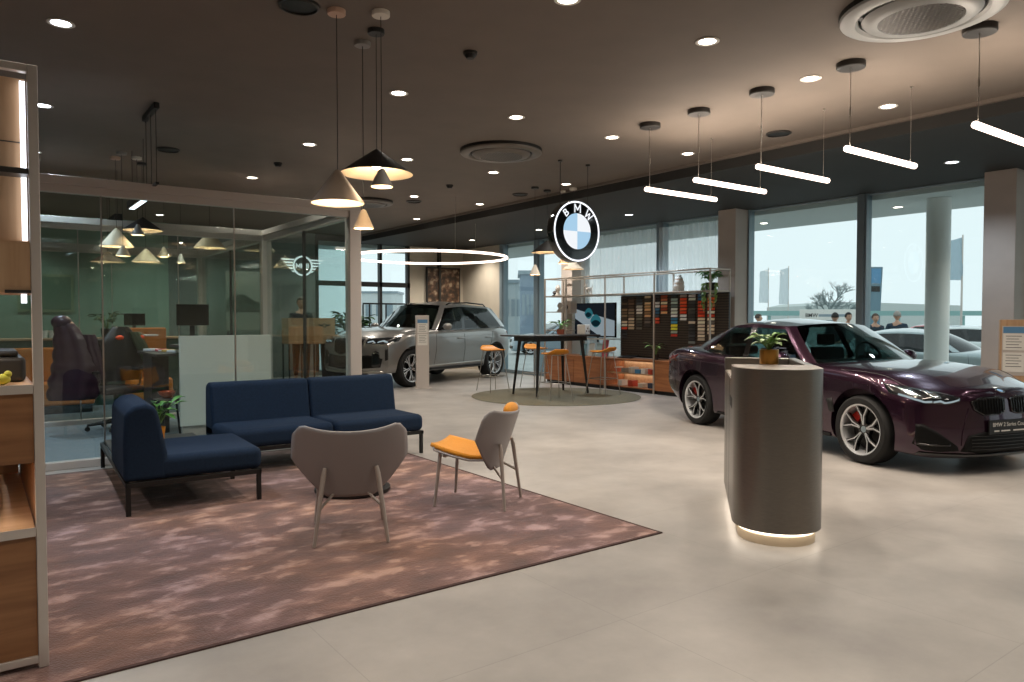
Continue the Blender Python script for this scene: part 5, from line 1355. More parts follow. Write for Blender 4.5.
def car_glass(tint, f=1.6): return glass('car_glass_'+tint, tint, refl=f)
drl = emit('running_light', 'cfe2e8', .5)
lampm = mat('dark_headlamp_lens', '1a1d20', .08, coat=1); lensm = mat('headlamp_reflector', 'b8c4c8', .12, .9)

def coupe_detail(car, patch, line, face, hit, P):
    # kidneys with upright bars
    kt = [(.04, .68), (.12, .694), (.31, .69), (.40, .66)]; kb = [(.05, .565), (.12, .545), (.28, .54), (.375, .59)]
    ks = patch('kidney_grille', kt, kb, M['grille'], off=.006, solid=.012)
    for s, kp in zip((1, -1), ks):
        for k in range(10):
            y = .067+.033*k; zt = interp(sorted(kt), y)[0]-.008; zb = interp(sorted(kb), y)[0]+.008
            pts = []
            for i in range(6):
                h, _ = hit((5, s*y, zb+(zt-zb)*i/5), (-1, 0, 0)); pts.append(h+Vector((.016, 0, 0)))
            MB().tube(pts, .0045, 5).build('bar', M['blackg'], kp)
        fr = []
        loop = kt+kb[::-1]
        for a, b in zip(loop, loop[1:]+loop[:1]):
            for i in range(6):
                f = i/6; h, _ = hit((5, s*(a[0]*(1-f)+b[0]*f), a[1]*(1-f)+b[1]*f), (-1, 0, 0)); fr.append(h+Vector((.008, 0, 0)))
        MB().tube(fr, .008, 6, closed=True).build('surround', M['blackg'], kp, smooth=60)
    hl = patch('headlight', [(.49, .69), (.60, .735), (.74, .77), (.86, .80)], [(.50, .66), (.60, .635), (.74, .64), (.87, .71)], lampm, off=.003, nn=16)
    patch('running_light', [(.505, .682), (.57, .664), (.62, .655), (.65, .672), (.70, .66)], [(.51, .669), (.57, .65), (.625, .64), (.655, .655), (.70, .645)], drl, off=.011, mm=2, parent=hl, nn=20)
    patch('running_light', [(.71, .665), (.76, .66), (.80, .68), (.84, .715)], [(.71, .648), (.76, .643), (.805, .664), (.85, .70)], drl, off=.011, mm=2, parent=hl, nn=14)
    patch('reflector', [(.64, .735), (.70, .75)], [(.64, .685), (.70, .685)], lensm, off=.009, mm=3, nn=4, parent=hl); patch('reflector', [(.75, .757), (.81, .775)], [(.75, .69), (.81, .70)], lensm, off=.009, mm=3, nn=4, parent=hl)
    it = patch('side_intake', [(.54, .27), (.66, .37), (.78, .46), (.82, .45)], [(.52, .225), (.66, .215), (.78, .225), (.83, .28)], M['grille'], off=.004, nn=10)
    patch('intake_blade', [(.60, .285), (.72, .28), (.82, .29)], [(.60, .27), (.72, .265), (.82, .273)], M['blackg'], off=.014, mm=2, parent=it)
    ci = patch('centre_intake', [(-.44, .36), (-.30, .39), (.30, .39), (.44, .36)], [(-.50, .22), (-.3, .2), (.3, .2), (.50, .22)], M['grille'], both=False, off=.004, nn=22)
    for z in (.235, .265, .295, .325, .355): line('mesh_bar', [(-.42, z), (0, z), (.42, z)], .004, M['blackg'], 'x', both=False, off=.009, parent=ci[0])
    patch('front_lip', [(-.80, .205), (-.4, .19), (.4, .19), (.80, .205)], [(-.80, .18), (-.4, .165), (.4, .165), (.80, .18)], M['blackg'], both=False, off=.012, nn=24, mm=3)
    # crease highlights running from the kidneys to the intakes
    line('bumper_crease', [(.42, .60), (.46, .50), (.49, .38), (.50, .26)], .009, P['paint'], 'x', off=.001)
    # number plate
    h, _ = hit((5, 0, .43), (-1, 0, 0)); px_ = h.x+.02
    MB().box((px_-.006, 0, .43), (.012, .52, .125)).build('number_plate', M['black'], car, bevel=.003)
    X = frameM((px_+.001, 0, .452), (0, 1, 0), (0, 0, 1), (1, 0, 0))
    text('BMW 2 Series Coupé', .05, 'plate_text', M['white'], car, X, .0006)
    for yc, wd in ((-.17, .06), (-.06, .11), (.12, .17)): MB().box((px_+.001, yc, .397), (.001, wd, .012)).build('small_print', M['white'], car)
    # roundel on the bonnet tip
    h, nr = hit((.72, 0, 4), (0, 0, -1)); hb, nb = hit((5, 0, .76), (-1, 0, 0))
    badge(car, h+Vector((.0, 0, .002)), nr if nr.z > 0 else -nr, .041)
    # doors, skirts
    line('door_gap', [(-.62, .88), (-.60, .6), (-.56, .34), (-.60, .27), (-1.72, .25), (-1.95, .40), (-1.98, .70), (-1.93, .92)], .0035, M['black'])
    line('bonnet_gap', [(.66, .60), (.5, .72), (.1, .80), (-.35, .84)], .0035, M['black'], 'z')
    line('shoulder_crease', [(-.45, .80), (-1.4, .80), (-2.4, .835), (-3.3, .87)], .004, P['paint'], off=-.001)
    line('side_crease', [(-.55, .42), (-1.2, .36), (-2.0, .40)], .006, P['paint'], off=-.002)
    patch('side_skirt', [(-.42, .23), (-2.33, .22)], [(-.42, .175), (-2.33, .175)], M['black'], 'y', off=.012, mm=2)
    hd = MB()
    for s in (1, -1):
        h, _ = hit((-1.62, s*4, .80), (0, -s, 0)); MB().tube([h+Vector((-.1, s*.008, 0)), h+Vector((-.08, s*.026, 0)), h+Vector((.08, s*.026, 0)), h+Vector((.1, s*.008, 0))], .011, 8).build('door_handle', P['paint'], car, smooth=60)
    patch('fender_vent', [(-.36, .60), (-.44, .58)], [(-.33, .46), (-.40, .46)], M['black'], 'y', off=.003, mm=3, nn=3)
    # tail
    patch('tail_light', [(.50, .86), (.70, .87), (.84, .86)], [(.52, .78), (.70, .77), (.86, .77)], mat('tail_lamp_red', '7a1410', .15, coat=1), '-x', off=.004)
    patch('tail_light_side', [(-3.46, .87), (-3.18, .90)], [(-3.46, .79), (-3.24, .86)], mat('tail_lamp_red_side', '7a1410', .15, coat=1), 'y', off=.004, nn=6, mm=3)
    patch('boot_lip', [(-3.58, -.6), (-3.58, 0), (-3.58, .6)], [(-3.50, -.6), (-3.50, 0), (-3.50, .6)], P['paint'], 'z', both=False, off=.012, solid=.02)
    for s in (1, -1):
        for k in range(2): pass
    # wiper and roof fin
    MB().box((-3.0, 0, 1.10), (.001, .001, .001)) 
    MB().prism([(-.10, 0), (.09, 0), (-.06, .055), (-.10, .05)], -.012, .012, Matrix(((1, 0, 0), (0, 0, 1), (0, 1, 0))), (-2.28, 0, P['T'][7][2]-.004)).build('roof_aerial', P['paint'], car, bevel=.004)
def badge(car, p, nrm, r):
    q = nrm.to_track_quat('Z', 'Y').to_matrix()
    b = MB().lathe([(0, .003), (r*.62, .003)], 24, p, q, 1).lathe([(r*.62, .003), (r*.92, .003)], 28, p, q, 2).lathe([(r*.92, 0), (r*.92, .0035), (r, .0035), (r, 0)], 28, p, q, 0)
    b.build('badge', [M['chrome'], mat('badge_blue', '6f9fcf', .3) if 'badge_blue' not in bpy.data.materials else bpy.data.materials['badge_blue'], M['black']], car, smooth=30)

PURPLE = paint('deep_purple_metallic_paint', '381f31', .72, .24)
COUPE = dict(paint=PURPLE, wb=2.76, R=.330, rr=.243, tw=.235, W=.925, style='double',
  st=[(-3.62, .84, .36, .91, .965), (-3.45, .885, .28, .955, 1.025), (-3.15, .912, .21, .955, 1.045), (-2.76, .92, .185, .945, 1.01), (-2.3, .905, .175, .925, .97), (-1.5, .89, .17, .90, .935), (-.8, .885, .17, .885, .94),
      (-.45, .89, .175, .875, .965), (0, .905, .18, .85, .935), (.35, .905, .17, .80, .875), (.6, .885, .155, .745, .81), (.74, .86, .15, .705, .765), (.81, .83, .15, .67, .725)],
  nose=[(.13, .10), (.18, .03), (.27, 0), (.45, .005), (.58, .02), (.66, .03), (.72, .055), (.80, .10)], tail=[(.2, .18), (.36, .06), (.55, 0), (.75, .02), (.9, .0), (1.0, .05)],
  B=[(-.50, 0, .955), (-.76, .71, .90), (-.88, .785, .895), (-1.80, .815, .905), (-1.90, .815, .907), (-2.70, .775, .955), (-3.06, .63, 1.015), (-3.20, 0, 1.045)],
  T=[(-1.26, 0, 1.34), (-1.34, .50, 1.31), (-1.46, .565, 1.305), (-1.88, .59, 1.325), (-1.97, .59, 1.325), (-2.32, .575, 1.305), (-2.52, .50, 1.28), (-2.60, 0, 1.32)],
  wins=[(1, 2), (3, 3.999)], bp=(2, 3), crown=.035, mirror=(-1.10, .925, .955), belt=.905, seat=.26, fs=-1.75, rs=-2.45, seatmat=M['black'], glass=car_glass('8fa8a6'), nose_plan=.36)
hd_ = (3.66-6.33, 6.88-7.68)
ca = math.atan2(-2.67, -.80)
make_car('coupe_car', 'deep purple metallic two door coupe parked by the big windows at the right', (7.69, 3.40, 0), ca, COUPE, coupe_detail)

def suv_detail(car, patch, line, face, hit, P):
    kt = [(.03, .985), (.2, 1.0), (.40, .985)]; kb = [(.05, .70), (.2, .665), (.36, .72)]
    ks = patch('kidney_grille', kt, kb, M['grille'], off=.006, solid=.014)
    for s, kp in zip((1, -1), ks):
        for k in range(7):
            y = .06+.05*k; zt = interp(sorted(kt), y)[0]-.01; zb = interp(sorted(kb), y)[0]+.01; pts = []
            for i in range(6):
                h, _ = hit((5, s*y, zb+(zt-zb)*i/5), (-1, 0, 0)); pts.append(h+Vector((.018, 0, 0)))
            MB().tube(pts, .007, 5).build('bar', M['blackg'], kp)
    hl = patch('headlight', [(.46, .985), (.62, 1.0), (.78, 1.01), (.94, 1.02)], [(.46, .90), (.62, .885), (.80, .885), (.95, .94)], lampm, off=.003, nn=16)
    patch('running_light', [(.50, .93), (.60, .96), (.66, .92)], [(.50, .91), (.60, .935), (.66, .90)], drl, off=.012, mm=2, parent=hl); patch('running_light', [(.70, .93), (.78, .965), (.86, .93)], [(.70, .91), (.78, .94), (.86, .91)], drl, off=.012, mm=2, parent=hl)
    patch('lower_grille', [(-.80, .60), (-.55, .67), (-.2, .64), (.2, .64), (.55, .67), (.80, .60)], [(-.76, .43), (-.2, .38), (.2, .38), (.76, .43)], M['grille'], both=False, nn=22)
    patch('side_intake', [(.60, .70), (.68, .76), (.74, .72)], [(.60, .44), (.70, .42), (.76, .46)], M['blackg'], off=.005, nn=8)
    patch('intake_slot', [(.84, .80), (.89, .80)], [(.84, .56), (.89, .58)], M['black'], off=.005, nn=4)
    patch('front_lip', [(-.80, .36), (-.4, .335), (.4, .335), (.80, .36)], [(-.80, .32), (-.4, .3), (.4, .3), (.80, .32)], M['steel'], both=False, off=.012, nn=24, mm=3)
    patch('roundel_base', [(-.05, 1.03), (.05, 1.03)], [(-.05, 1.02), (.05, 1.02)], M['black'], both=False, nn=3, mm=2)
    h, nr = hit((.70, 0, 4), (0, 0, -1)); badge(car, h+Vector((0, 0, .003)), nr if nr.z > 0 else -nr, .045)
    h, _ = hit((5, 0, .58), (-1, 0, 0)); MB().box((h.x+.014, 0, .57), (.012, .52, .11)).build('number_plate', M['black'], car, bevel=.003)
    line('door_gap', [(-.78, 1.08), (-.76, .7), (-.70, .40), (-1.74, .36), (-1.78, .7), (-1.76, 1.10)], .0045, M['black'])
    line('door_gap', [(-1.80, .38), (-2.4, .38), (-2.62, .62), (-2.78, .86), (-2.84, 1.12)], .0045, M['black'])
    line('bonnet_gap', [(.70, .62), (.5, .78), (.1, .86), (-.45, .90)], .004, M['black'], 'z')
    line('shoulder_crease', [(-.45, .99), (-1.6, .99), (-3.0, 1.03), (-3.8, 1.05)], .006, P['paint'], off=-.001)
    patch('sill_trim', [(-.50, .36), (-2.48, .36)], [(-.50, .29), (-2.48, .29)], M['black'], 'y', off=.01, mm=2); patch('sill_strip', [(-.50, .42), (-2.48, .44)], [(-.50, .385), (-2.48, .40)], M['steel'], 'y', off=.012, mm=2)
    for x in (-1.62, -2.66):
        for s in (1, -1):
            h, _ = hit((x, s*4, .96), (0, -s, 0)); MB().tube([h+Vector((-.12, s*.01, 0)), h+Vector((-.09, s*.03, 0)), h+Vector((.09, s*.03, 0)), h+Vector((.12, s*.01, 0))], .013, 8).build('door_handle', P['paint'], car, smooth=60)
    patch('fender_vent', [(-.40, .72), (-.52, .70)], [(-.44, .54), (-.50, .54)], M['black'], 'y', off=.003, mm=3, nn=3)
    for s in (1, -1):
        pts = [(-1.55, s*.61, 1.68), (-1.65, s*.62, 1.73), (-2.3, s*.65, 1.75), (-2.95, s*.63, 1.72), (-3.05, s*.62, 1.67)]
        MB().tube(pts, .016, 8).build('roof_rail', M['blackg'], car, smooth=60)
    patch('tail_light', [(.46, 1.06), (.90, 1.07)], [(.46, .97), (.92, .96)], mat('tail_lamp_red_b', '7a1410', .15, coat=1), '-x', off=.004)
    patch('tail_light_side', [(-3.76, 1.05), (-3.5, 1.08)], [(-3.76, .97), (-3.55, 1.02)], mat('tail_lamp_red_side_b', '7a1410', .15, coat=1), 'y', off=.004, nn=6, mm=3)
    # small white info card behind the windscreen
    MB().box((-1.0, .25, 1.24), (.01, .30, .07)).build('dashboard_card', M['paper'], car)
    # rear pillar trim between rear door and quarter glass
SILVER = paint('silver_grey_metallic_paint', '94928f', .7, .28)
SUV = dict(paint=SILVER, wb=2.975, R=.385, rr=.28, tw=.275, W=1.0, style='vee', gap=.06,
  st=[(-3.78, .90, .46, 1.07, 1.12), (-3.70, .95, .38, 1.11, 1.18), (-3.35, .985, .31, 1.145, 1.20), (-2.975, 1.0, .29, 1.15, 1.20), (-2.0, .98, .28, 1.13, 1.17), (-1.1, .975, .28, 1.12, 1.165), (-.62, .98, .28, 1.11, 1.21),
      (-.3, .99, .285, 1.10, 1.22), (.1, 1.0, .29, 1.07, 1.19), (.45, .985, .30, 1.02, 1.13), (.68, .955, .30, .975, 1.065), (.78, .93, .30, .94, 1.03), (.85, .90, .30, .90, .98)],
  nose=[(.25, .10), (.32, .03), (.45, 0), (.75, 0), (.9, .02), (1.0, .07), (1.1, .12)], tail=[(.3, .2), (.46, .06), (.6, 0), (.9, .02), (1.1, .06)],
  B=[(-.55, 0, 1.205), (-.80, .80, 1.135), (-.90, .865, 1.13), (-1.78, .895, 1.14), (-1.88, .895, 1.14), (-3.38, .875, 1.18), (-3.72, .74, 1.19), (-3.82, 0, 1.20)],
  T=[(-1.30, 0, 1.71), (-1.37, .58, 1.675), (-1.46, .655, 1.665), (-1.92, .69, 1.705), (-2.02, .69, 1.708), (-3.02, .655, 1.665), (-3.36, .59, 1.625), (-3.44, 0, 1.665)],
  wins=[(1, 2), (3, 3.999)], bp=(2, 3), crown=.045, mirror=(-1.05, 1.05, 1.22), belt=1.135, seat=.34, fs=-1.85, rs=-2.75, seatmat=mat('tan_leather', '8a4a2a', .5), glass=car_glass('55605f'), nose_plan=.30)
make_car('suv_car', 'silver grey metallic SUV parked at the back beyond the partition post', (6.79, 14.02, 0), math.atan2(-1.05, -2.75), SUV, suv_detail)
# ------------------------------------------------------------------ outside
GZ = -.22
struct(MB().box2((XW+.15, -40, GZ-.1), (160, 160, GZ)).box2((-60, YB+.2, GZ-.1), (XW+.15, 160, GZ)).build('ground', mat('wet_grey_asphalt', 'a6a9a6', .6, noise=.08, scale=.6)))
M['canopyp'] = mat('pale_canopy_soffit', 'd6dedf', .8)
struct(MB().box2((XW+.12, -12, 3.2), (13.1, YB+3, 3.7)).build('trim_20', M['canopyp']))
struct(MB().box2((6.0, YB+.22, 3.2), (XW+.12, YB+1.2, 3.7)).build('trim_21', M['canopyp']))
x, y = 11.75, 5.12
t = thing('round_column', 'round white concrete column outside the right hand window', 'column', (x, y, GZ))
MB().lathe([(0, 0), (.165, 0), (.165, 3.42), (0, 3.42)], 48).build('shaft', mat('white_column_paint', 'eef0ee', .6), t, smooth=40)
MB().lathe([(.165, .0), (.185, .0), (.185, .06), (.165, .07)], 48).build('base_collar', M['alud'], t)
for yy_, lb in ((3.5, 'small outdoor downlight under the canopy by the round column'), (5.9, 'small outdoor downlight under the canopy, middle one'), (8.4, 'small outdoor downlight under the canopy behind the grey pier')):
    t = thing('outdoor_downlight', lb, 'ceiling light', (12.1, yy_, 3.2)); MB().lathe([(.07, -.001), (.09, -.001), (.09, -.008), (.07, -.008)], 24).build('trim_ring', M['white'], t); MB().lathe([(0, -.004), (.07, -.004)], 24).build('lens', M['down'], t); spot(t, 90, (1, .9, .78))
def P2(px, D, z): # point at depth D on the sight line through column px
    la = (px-512)/FPX*D
    return (math.sin(YAW)*D+math.cos(YAW)*la, math.cos(YAW)*D-math.sin(YAW)*la, z)
# long green fence of the parking
Df = 34
t = thing('parking_fence', 'long blue green fence across the car park', 'fence', (0, 0, 0))
a, b = Vector(P2(640, Df, 0)), Vector(P2(1060, Df, 0)); dv = (b-a); n_ = 13; ang = math.atan2(dv.y, dv.x)
M['fence'] = mat('faded_green_fence', '8db3b0', .7)
mid = (a+b)/2
MB().box((mid.x, mid.y, 1.62), (dv.length, .25, .22), rz=ang).build('top_band', M['fence'], t)
MB().box((mid.x, mid.y, .9), (dv.length, .05, .06), rz=ang).build('mid_rail', M['fence'], t)
for k in range(n_+1):
    p = a+dv*k/n_; MB().box((p.x, p.y, (GZ+1.5)/2), (.1, .1, 1.5-GZ), rz=ang).build('post', M['fence'], t)
# white sign board with dark lettering
c = Vector(P2(832, 26, 1.33)); t = thing('sign_board', 'long white outdoor board with small dark lettering behind the purple car roof', 'sign', c, ang)
MB().box((0, 0, 0), (2.3, .08, .75)).build('board', M['paper'], t, bevel=.01)
for s in (-1, 1): MB().box((s*1.0, .05, (GZ-c.z)/2-.1), (.07, .05, -(GZ-c.z)-.2)).build('post', M['alud'], t)
for xc, wd, zc in ((-.25, .5, .16), (.3, .45, .16), (-.5, .4, -.05), (-.05, .4, -.05)): MB().box((xc, -.042, zc), (wd, .004, .09)).build('lettering', M['alud'], t)
text('BMW', .19, 'lettering', M['dgrey'], t, frameM((-.75, -.042, .16), (1, 0, 0), (0, 0, 1), (0, -1, 0)), .003, weight=.002)
# low grey hall on the horizon
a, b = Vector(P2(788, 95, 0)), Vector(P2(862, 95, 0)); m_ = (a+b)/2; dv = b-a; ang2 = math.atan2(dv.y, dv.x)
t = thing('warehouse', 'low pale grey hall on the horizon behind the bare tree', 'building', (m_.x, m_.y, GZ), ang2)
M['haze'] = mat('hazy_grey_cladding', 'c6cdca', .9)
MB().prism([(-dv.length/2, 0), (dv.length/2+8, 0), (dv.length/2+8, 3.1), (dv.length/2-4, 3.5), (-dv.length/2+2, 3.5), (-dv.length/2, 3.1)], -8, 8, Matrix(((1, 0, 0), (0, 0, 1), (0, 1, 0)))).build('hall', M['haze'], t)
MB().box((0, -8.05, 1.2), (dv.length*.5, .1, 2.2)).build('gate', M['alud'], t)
# bare tree
def bare_tree(px, D, h, label, seed):
    rt = random.Random(seed); p = P2(px, D, GZ); t = thing('bare_tree', label, 'tree', p)
    tr = MB(); tw = MB()
    tr.tube([(0, 0, 0), (.1, 0, h*.3), (0, .1, h*.5)], [.3, .22, .12], 8)
    def br(p0, d, L_, r, lv):
        d = d.normalized(); p1 = p0+d*L_; tw.tube([p0, (p0+p1)/2+Vector((rt.uniform(-.05, .05)*L_,)*3), p1], [r, r*.8, r*.55], 5)
        if lv:
            for _ in range(4 if lv > 1 else 5): br(p0+d*L_*rt.uniform(.5, 1), d+Vector((rt.uniform(-.9, .9), rt.uniform(-.9, .9), rt.uniform(-.3, .6))), L_*rt.uniform(.55, .75), r*.6, lv-1)
    for k in range(9): br(Vector((0, 0, h*rt.uniform(.2, .5))), Vector((math.cos(k*2.4), math.sin(k*2.4), rt.uniform(.3, 1.6))), h*.27, .09, 3)
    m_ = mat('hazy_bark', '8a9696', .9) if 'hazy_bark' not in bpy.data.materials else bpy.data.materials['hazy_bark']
    tr.build('trunk', m_, t); tw.build('branches', m_, t)
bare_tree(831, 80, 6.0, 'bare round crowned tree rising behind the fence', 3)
# flags
def flag(px, D, ztop, w_, hh, label, c_='e6edf0', pw=.05):
    p = P2(px, D, GZ); t = thing('flag', label, 'flag', p, ang, 'tall upright flags')
    MB().tube([(0, 0, 0), (0, 0, ztop-GZ)], [pw, pw*.6], 8).build('pole', M['alu'], t)
    if 'flag_'+c_ not in bpy.data.materials:
        fm = mat('flag_'+c_, c_, .8); nt_ = fm.node_tree; tr_ = nt_.nodes.new('ShaderNodeBsdfTranslucent'); tr_.inputs[0].default_value = lin(c_); mx_ = nt_.nodes.new('ShaderNodeMixShader'); mx_.inputs[0].default_value = .6
        nt_.links.new(nt_.nodes['Principled BSDF'].outputs[0], mx_.inputs[1]); nt_.links.new(tr_.outputs[0], mx_.inputs[2]); nt_.links.new(mx_.outputs[0], nt_.nodes['Material Output'].inputs[0])
    rows = [[(-w_*k/8*(1 if j else .9), .06*math.sin(k*1.1+j), ztop-GZ-.1-hh*j/6-(.25*k/8*w_ if j == 0 else 0)) for k in range(9)] for j in range(7)]
    MB().grid(rows).build('cloth', bpy.data.materials.get('flag_'+c_) or mat('flag_'+c_, c_, .8), t, smooth=70)
flag(768, 48, 4.7, .6, 2.2, 'left one of two pale flags behind the fence', pw=.04)
flag(788, 48, 4.8, .6, 2.4, 'right one of two pale flags behind the fence', pw=.04)
flag(961, 30, 4.8, .65, 1.75, 'blue grey flag on a pole right of the round column', 'b9ccd6', .05)
# pylon
p = P2(873, 40, GZ); t = thing('pylon_sign', 'tall dark pylon sign beyond the mullion of the right window', 'sign', p, ang)
MB().prism([(-.3, 0), (.25, 0), (.42, 4.4), (-.3, 4.4)], -.15, .15, Matrix(((1, 0, 0), (0, 0, 1), (0, 1, 0)))).build('body', mat('pylon_blue_grey', '6c8794', .6), t, bevel=.02)
MB().box((0.05, -.16, 3.9), (.5, .03, .8)).build('blue_panel', mat('pylon_blue', '5e8fb4', .6), t)
MB().box((0.03, -.16, 3.2), (.46, .03, .3)).build('dark_panel', M['dgrey'], t)
# parked cars
def simple(car, patch, line, face, hit, P):
    patch('headlight', [(.50, P['hz']), (.80, P['hz']+.03)], [(.52, P['hz']-.09), (.82, P['hz']-.06)], lensm, off=.004, nn=8)
    patch('front_grille', [(-.3, P['hz']-.02), (.3, P['hz']-.02)], [(-.28, P['hz']-.16), (.28, P['hz']-.16)], M['grille'], both=False, nn=10)
    patch('lower_grille', [(-.5, .38), (.5, .38)], [(-.5, .26), (.5, .26)], M['grille'], both=False, nn=10)
    patch('tail_light', [(.50, .88), (.84, .88)], [(.52, .78), (.86, .78)], mat('red_lamp', '9a1c18', .2) if 'red_lamp' not in bpy.data.materials else bpy.data.materials['red_lamp'], '-x', off=.004)
    line('door_gap', [(-.62, .86), (-.56, .36), (-.60, .27), (-1.72, .25), (-1.98, .70), (-1.93, .90)], .004, M['black'])
def variant(c_, nm_, metal=.3):
    P = dict(COUPE); P['paint'] = paint(nm_, c_, metal, .3); P['hz'] = .70; P['glass'] = car_glass('4a5658'); P['B'] = [b for b in COUPE['B']]; P['style'] = 'vee'; return P
def place_car(px, D, deg, P, name, label, z=GZ):
    p = P2(px, D, z); make_car(name, label, p, math.radians(deg), P, simple)
place_car(1012, 15.0, -78, variant('a9b6b9', 'parked_silver_paint'), 'parked_car', 'silver car parked outside behind the bonnet of the purple coupe')
place_car(1035, 22, -60, variant('d9dedd', 'parked_white_paint', 0), 'parked_car', 'white car parked outside between round column and right pier')
place_car(985, 27, -100, variant('b04a50', 'parked_red_paint', .1), 'parked_car', 'pinkish red car parked further back right of the round column')
place_car(528, 33, 150, variant('8796a0', 'parked_grey_paint'), 'parked_car', 'grey car parked outside seen through the window left of the bar table')
# far houses and clutter seen through the left end windows
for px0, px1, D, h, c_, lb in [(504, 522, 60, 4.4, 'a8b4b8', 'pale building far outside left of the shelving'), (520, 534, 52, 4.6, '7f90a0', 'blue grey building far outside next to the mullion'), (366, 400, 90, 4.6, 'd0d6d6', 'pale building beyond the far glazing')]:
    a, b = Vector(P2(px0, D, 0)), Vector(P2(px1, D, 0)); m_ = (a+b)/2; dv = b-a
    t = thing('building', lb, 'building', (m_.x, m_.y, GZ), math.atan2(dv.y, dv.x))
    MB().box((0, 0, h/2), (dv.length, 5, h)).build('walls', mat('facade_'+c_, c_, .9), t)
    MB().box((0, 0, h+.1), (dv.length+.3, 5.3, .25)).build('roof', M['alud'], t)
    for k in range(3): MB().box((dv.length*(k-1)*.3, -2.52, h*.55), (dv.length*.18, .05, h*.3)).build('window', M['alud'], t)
# ------------------------------------------------------------------ people
def person(name_label, loc, rz, h, top, bottom, hair, pose='stand', hairlen='short', skin='c79a80'):
    t = thing('person', name_label, 'person', loc, rz)
    s = h/1.76
    J = {}
    def add(n, p, par, r): J[n] = (Vector(p)*s, par, r*s)
    # facing -y ; z up
    add('pelvis', (0, 0, .95), None, .135); add('waist', (0, .0, 1.08), 'pelvis', .125); add('chest', (0, 0, 1.28), 'waist', .15); add('upper', (0, .01, 1.40), 'chest', .125)
    add('neck', (0, .01, 1.50), 'upper', .055); add('neck2', (0, -.005, 1.56), 'neck', .052)
    for sd, n in ((-1, 'l'), (1, 'r')):
        add('hip'+n, (sd*.10, 0, .90), 'pelvis', .095); add('knee'+n, (sd*.11, -.015, .50), 'hip'+n, .06); add('ankle'+n, (sd*.115, .02, .09), 'knee'+n, .042); add('toe'+n, (sd*.13, -.15, .035), 'ankle'+n, .035)
        add('sh'+n, (sd*.185, .01, 1.40), 'upper', .065)
        if pose == 'desk':
            add('el'+n, (sd*.24, -.02, 1.13), 'sh'+n, .045); add('wr'+n, (sd*.14, -.25, 1.12), 'el'+n, .03)
        elif pose == 'pocket':
            add('el'+n, (sd*.27, .05, 1.13), 'sh'+n, .046); add('wr'+n, (sd*.2, -.08, .96), 'el'+n, .032)
        else:
            add('el'+n, (sd*.235, .03, 1.12), 'sh'+n, .045); add('wr'+n, (sd*.245, -.05, .88), 'el'+n, .03)
    def skin_mesh(names, nm, m_, extra=None):
        idx = {n: i for i, n in enumerate(names)}; vs = [J[n][0] for n in names]; es = [(idx[n], idx[J[n][1]]) for n in names if J[n][1] in idx]
        me = bpy.data.meshes.new(nm); me.from_pydata(vs, es, []); o = bpy.data.objects.new('tmp', me); COL.objects.link(o)
        md = o.modifiers.new('s', 'SKIN'); md.use_smooth_shade = True
        lay = me.skin_vertices[0].data if me.skin_vertices else None
        for i, n in enumerate(names): lay[i].radius = (J[n][2], J[n][2]*(.78 if n in ('pelvis', 'waist', 'chest', 'upper') else 1))
        lay[0].use_root = True
        sb = o.modifiers.new('u', 'SUBSURF'); sb.levels = 1; sb.render_levels = 1
        n_ = bake(o, nm, m_, t); n_.parent = t
        n_.data.polygons.foreach_set('use_smooth', [True]*len(n_.data.polygons)); return n_
    sk = bpy.data.materials.get('skin_'+skin) or mat('skin_'+skin, skin, .5)
    # hands with five fingers
    for sd, n in ((-1, 'l'), (1, 'r')):
        wv = J['wr'+n][0]; d = (wv-J['el'+n][0]).normalized(); side = Vector((0, 1, 0)).cross(d).normalized() if pose != 'desk' else Vector((1, 0, 0))
        fw = side.cross(d).normalized()
        J['palm'+n] = (wv+d*.05*s, 'wr'+n, .028*s)
        for k, (off, L_) in enumerate(((-.03, .06), (-.01, .075), (.01, .07), (.028, .055))):
            a = wv+d*.085*s+fw*off*s; J['f%d%s' % (k, n)] = (a, 'palm'+n, .009*s); J['g%d%s' % (k, n)] = (a+d*L_*.55*s, 'f%d%s' % (k, n), .008*s); J['h%d%s' % (k, n)] = (a+d*L_*s-side*sd*.02*s, 'g%d%s' % (k, n), .0065*s)
        J['t1'+n] = (wv+d*.035*s-fw*.04*s, 'wr'+n, .011*s); J['t2'+n] = (wv+d*.07*s-fw*.06*s, 't1'+n, .009*s)
    allk = list(J.keys())
    skin_mesh(allk, 'body', sk)
    # head as part of the body figure, built with brow, nose, chin
    hc = Vector((0, -.015, 1.655))*s; hm = MB()
    rows = []
    for i in range(15):
        f = i/14; z = -.115+.235*f; rr_ = math.sin(PI*(.08+.86*f))**.62
        row = []
        for k in range(24):
            a = 2*PI*k/24; x = .077*rr_*math.cos(a); y = .096*rr_*math.sin(a)
            if f < .35: x *= .72+.8*f; y = y*(.86+.4*f)-.012
            nose = math.exp(-((a-1.5*PI)/.22)**2)*math.exp(-((f-.42)/.09)**2)*.024
            y -= nose; eye = (math.exp(-((a-1.5*PI-.42)/.18)**2)+math.exp(-((a-1.5*PI+.42)/.18)**2))*math.exp(-((f-.53)/.05)**2)*.006; y += eye
            row.append(hc+Vector((x, y, z))*s)
        rows.append(row)
    hm.grid(rows, closed=True); n0 = len(hm.v); hm.f += [tuple(range(23, -1, -1)), tuple(range(n0-24, n0))]; hm.m += [0, 0]
    for sd in (-1, 1): hm.sphere(hc+Vector((sd*.078, .01, 0))*s, (.012*s, .02*s, .032*s), 10, 8)
    ho = hm.build('head', sk, t, smooth=60)
    for sd in (-1, 1): MB().sphere(hc+Vector((sd*.03, -.088, .012))*s, (.011*s, .007*s, .007*s), 10, 6).build('eye', M['black'], ho, smooth=60)
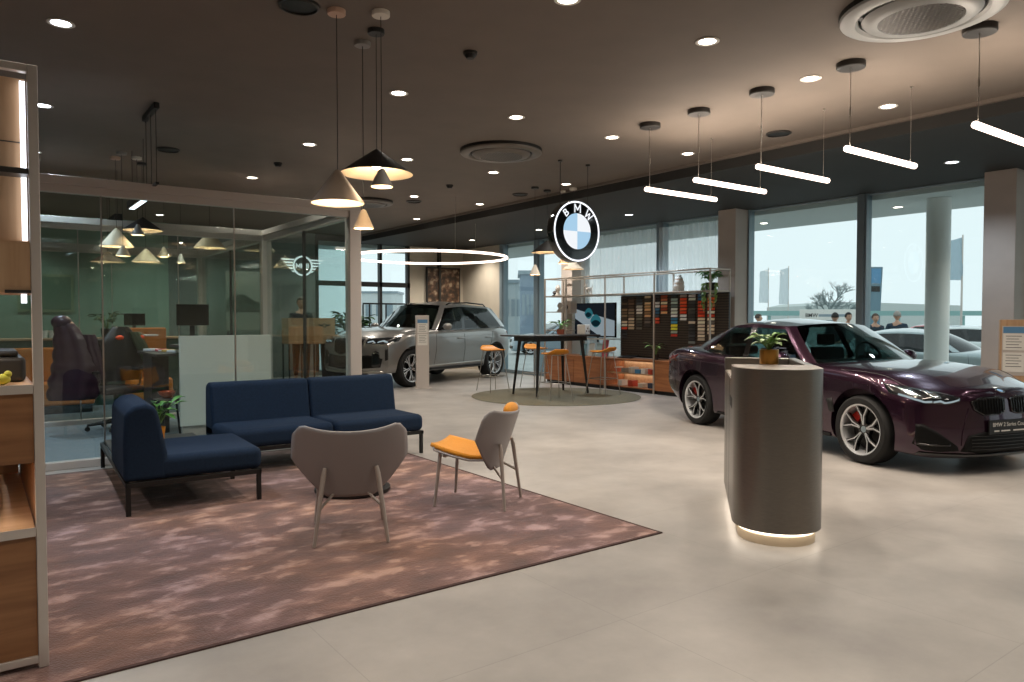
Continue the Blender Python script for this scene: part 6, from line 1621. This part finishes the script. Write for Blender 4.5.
    MB().sphere(hc+Vector((0, -.085, -.058))*s, (.024*s, .008*s, .006*s), 10, 6).build('mouth', bpy.data.materials.get('lips') or mat('lips', '9c5a50', .5), ho, smooth=60)
    hr = MB(); rows = []
    for i in range(9):
        f = i/8; el = PI/2*(1-f)-.25*f
        row = []
        for k in range(25):
            a = 2*PI*k/24; fr = max(0, -math.sin(a)); lim = el if fr < .35 else max(el, .5)
            back = .25 if (hairlen == 'long' and fr < .2 and i == 8) else 0
            row.append(hc+Vector((.086*math.cos(lim)*math.cos(a), .008+.106*math.cos(lim)*math.sin(a), .022+.108*math.sin(lim)-back*.6))*s)
        rows.append(row)
    hr.grid(rows).build('hair', bpy.data.materials.get('hair_'+hair) or mat('hair_'+hair, hair, .7, noise=.2, scale=60), ho, smooth=60, solid=.012*s, off=0)
    # clothes as slightly larger skins over the same joints
    def scaled(names, k): 
        for n in names: J[n] = (J[n][0], J[n][1], J[n][2]*k)
    tn = ['pelvis', 'waist', 'chest', 'upper', 'neck', 'shl', 'ell', 'wrl', 'shr', 'elr', 'wrr']
    J['neck'] = (J['neck'][0]-Vector((0, 0, .02*s)), J['neck'][1], J['neck'][2]*1.15)
    scaled([n for n in tn if n != 'neck'], 1.16); skin_mesh(tn, 'jacket', bpy.data.materials.get('cloth_'+top) or mat('cloth_'+top, top, .85, noise=.1, scale=30))
    bn = ['pelvis', 'hipl', 'kneel', 'anklel', 'hipr', 'kneer', 'ankler']
    scaled(bn[1:], 1.2); skin_mesh(bn, 'trousers', bpy.data.materials.get('cloth_'+bottom) or mat('cloth_'+bottom, bottom, .85))
    for sd in (-1, 1):
        MB().sphere(Vector((sd*.125, -.065, .04))*s, (.05*s, .135*s, .04*s), 14, 8).build('shoe', M['black'], t, smooth=60)
    return t
def stand(px, D, h, *a, **k):
    p = P2(px, D, GZ); return person(a[0], p, k.pop('rz', 0), h, *a[1:], **k)
stand(758, 22, 1.72, 'person with dark hair outside, far left, only the head showing over the coupe roof', '9aa6aa', '2c3238', '4a3c34', rz=.6)
stand(835, 19, 1.74, 'person outside with dark hair turned away in front of the white sign board', '39454a', '2c3238', '2c2622', rz=2.4)
stand(848, 20, 1.75, 'dark haired person outside in a pale jacket facing us beside the mullion', 'a8aeb0', '2c3238', '2a2220', rz=-.5)
stand(875, 19.5, 1.72, 'person outside in a dark jacket just right of the mullion', '2e3c48', '23272c', '5a4a40', rz=-.7)
stand(897, 19, 1.78, 'grey haired person outside in a dark blue jacket looking away', '273746', '23272c', 'a39a92', rz=2.0, pose='pocket')
x, z = at_y(301, 310, 15.9)
person('person in a dark jacket behind the light wooden reception desk', (x, 15.9, 0), -.35, 1.84, '26303a', '22262c', '5c4a40', pose='desk')
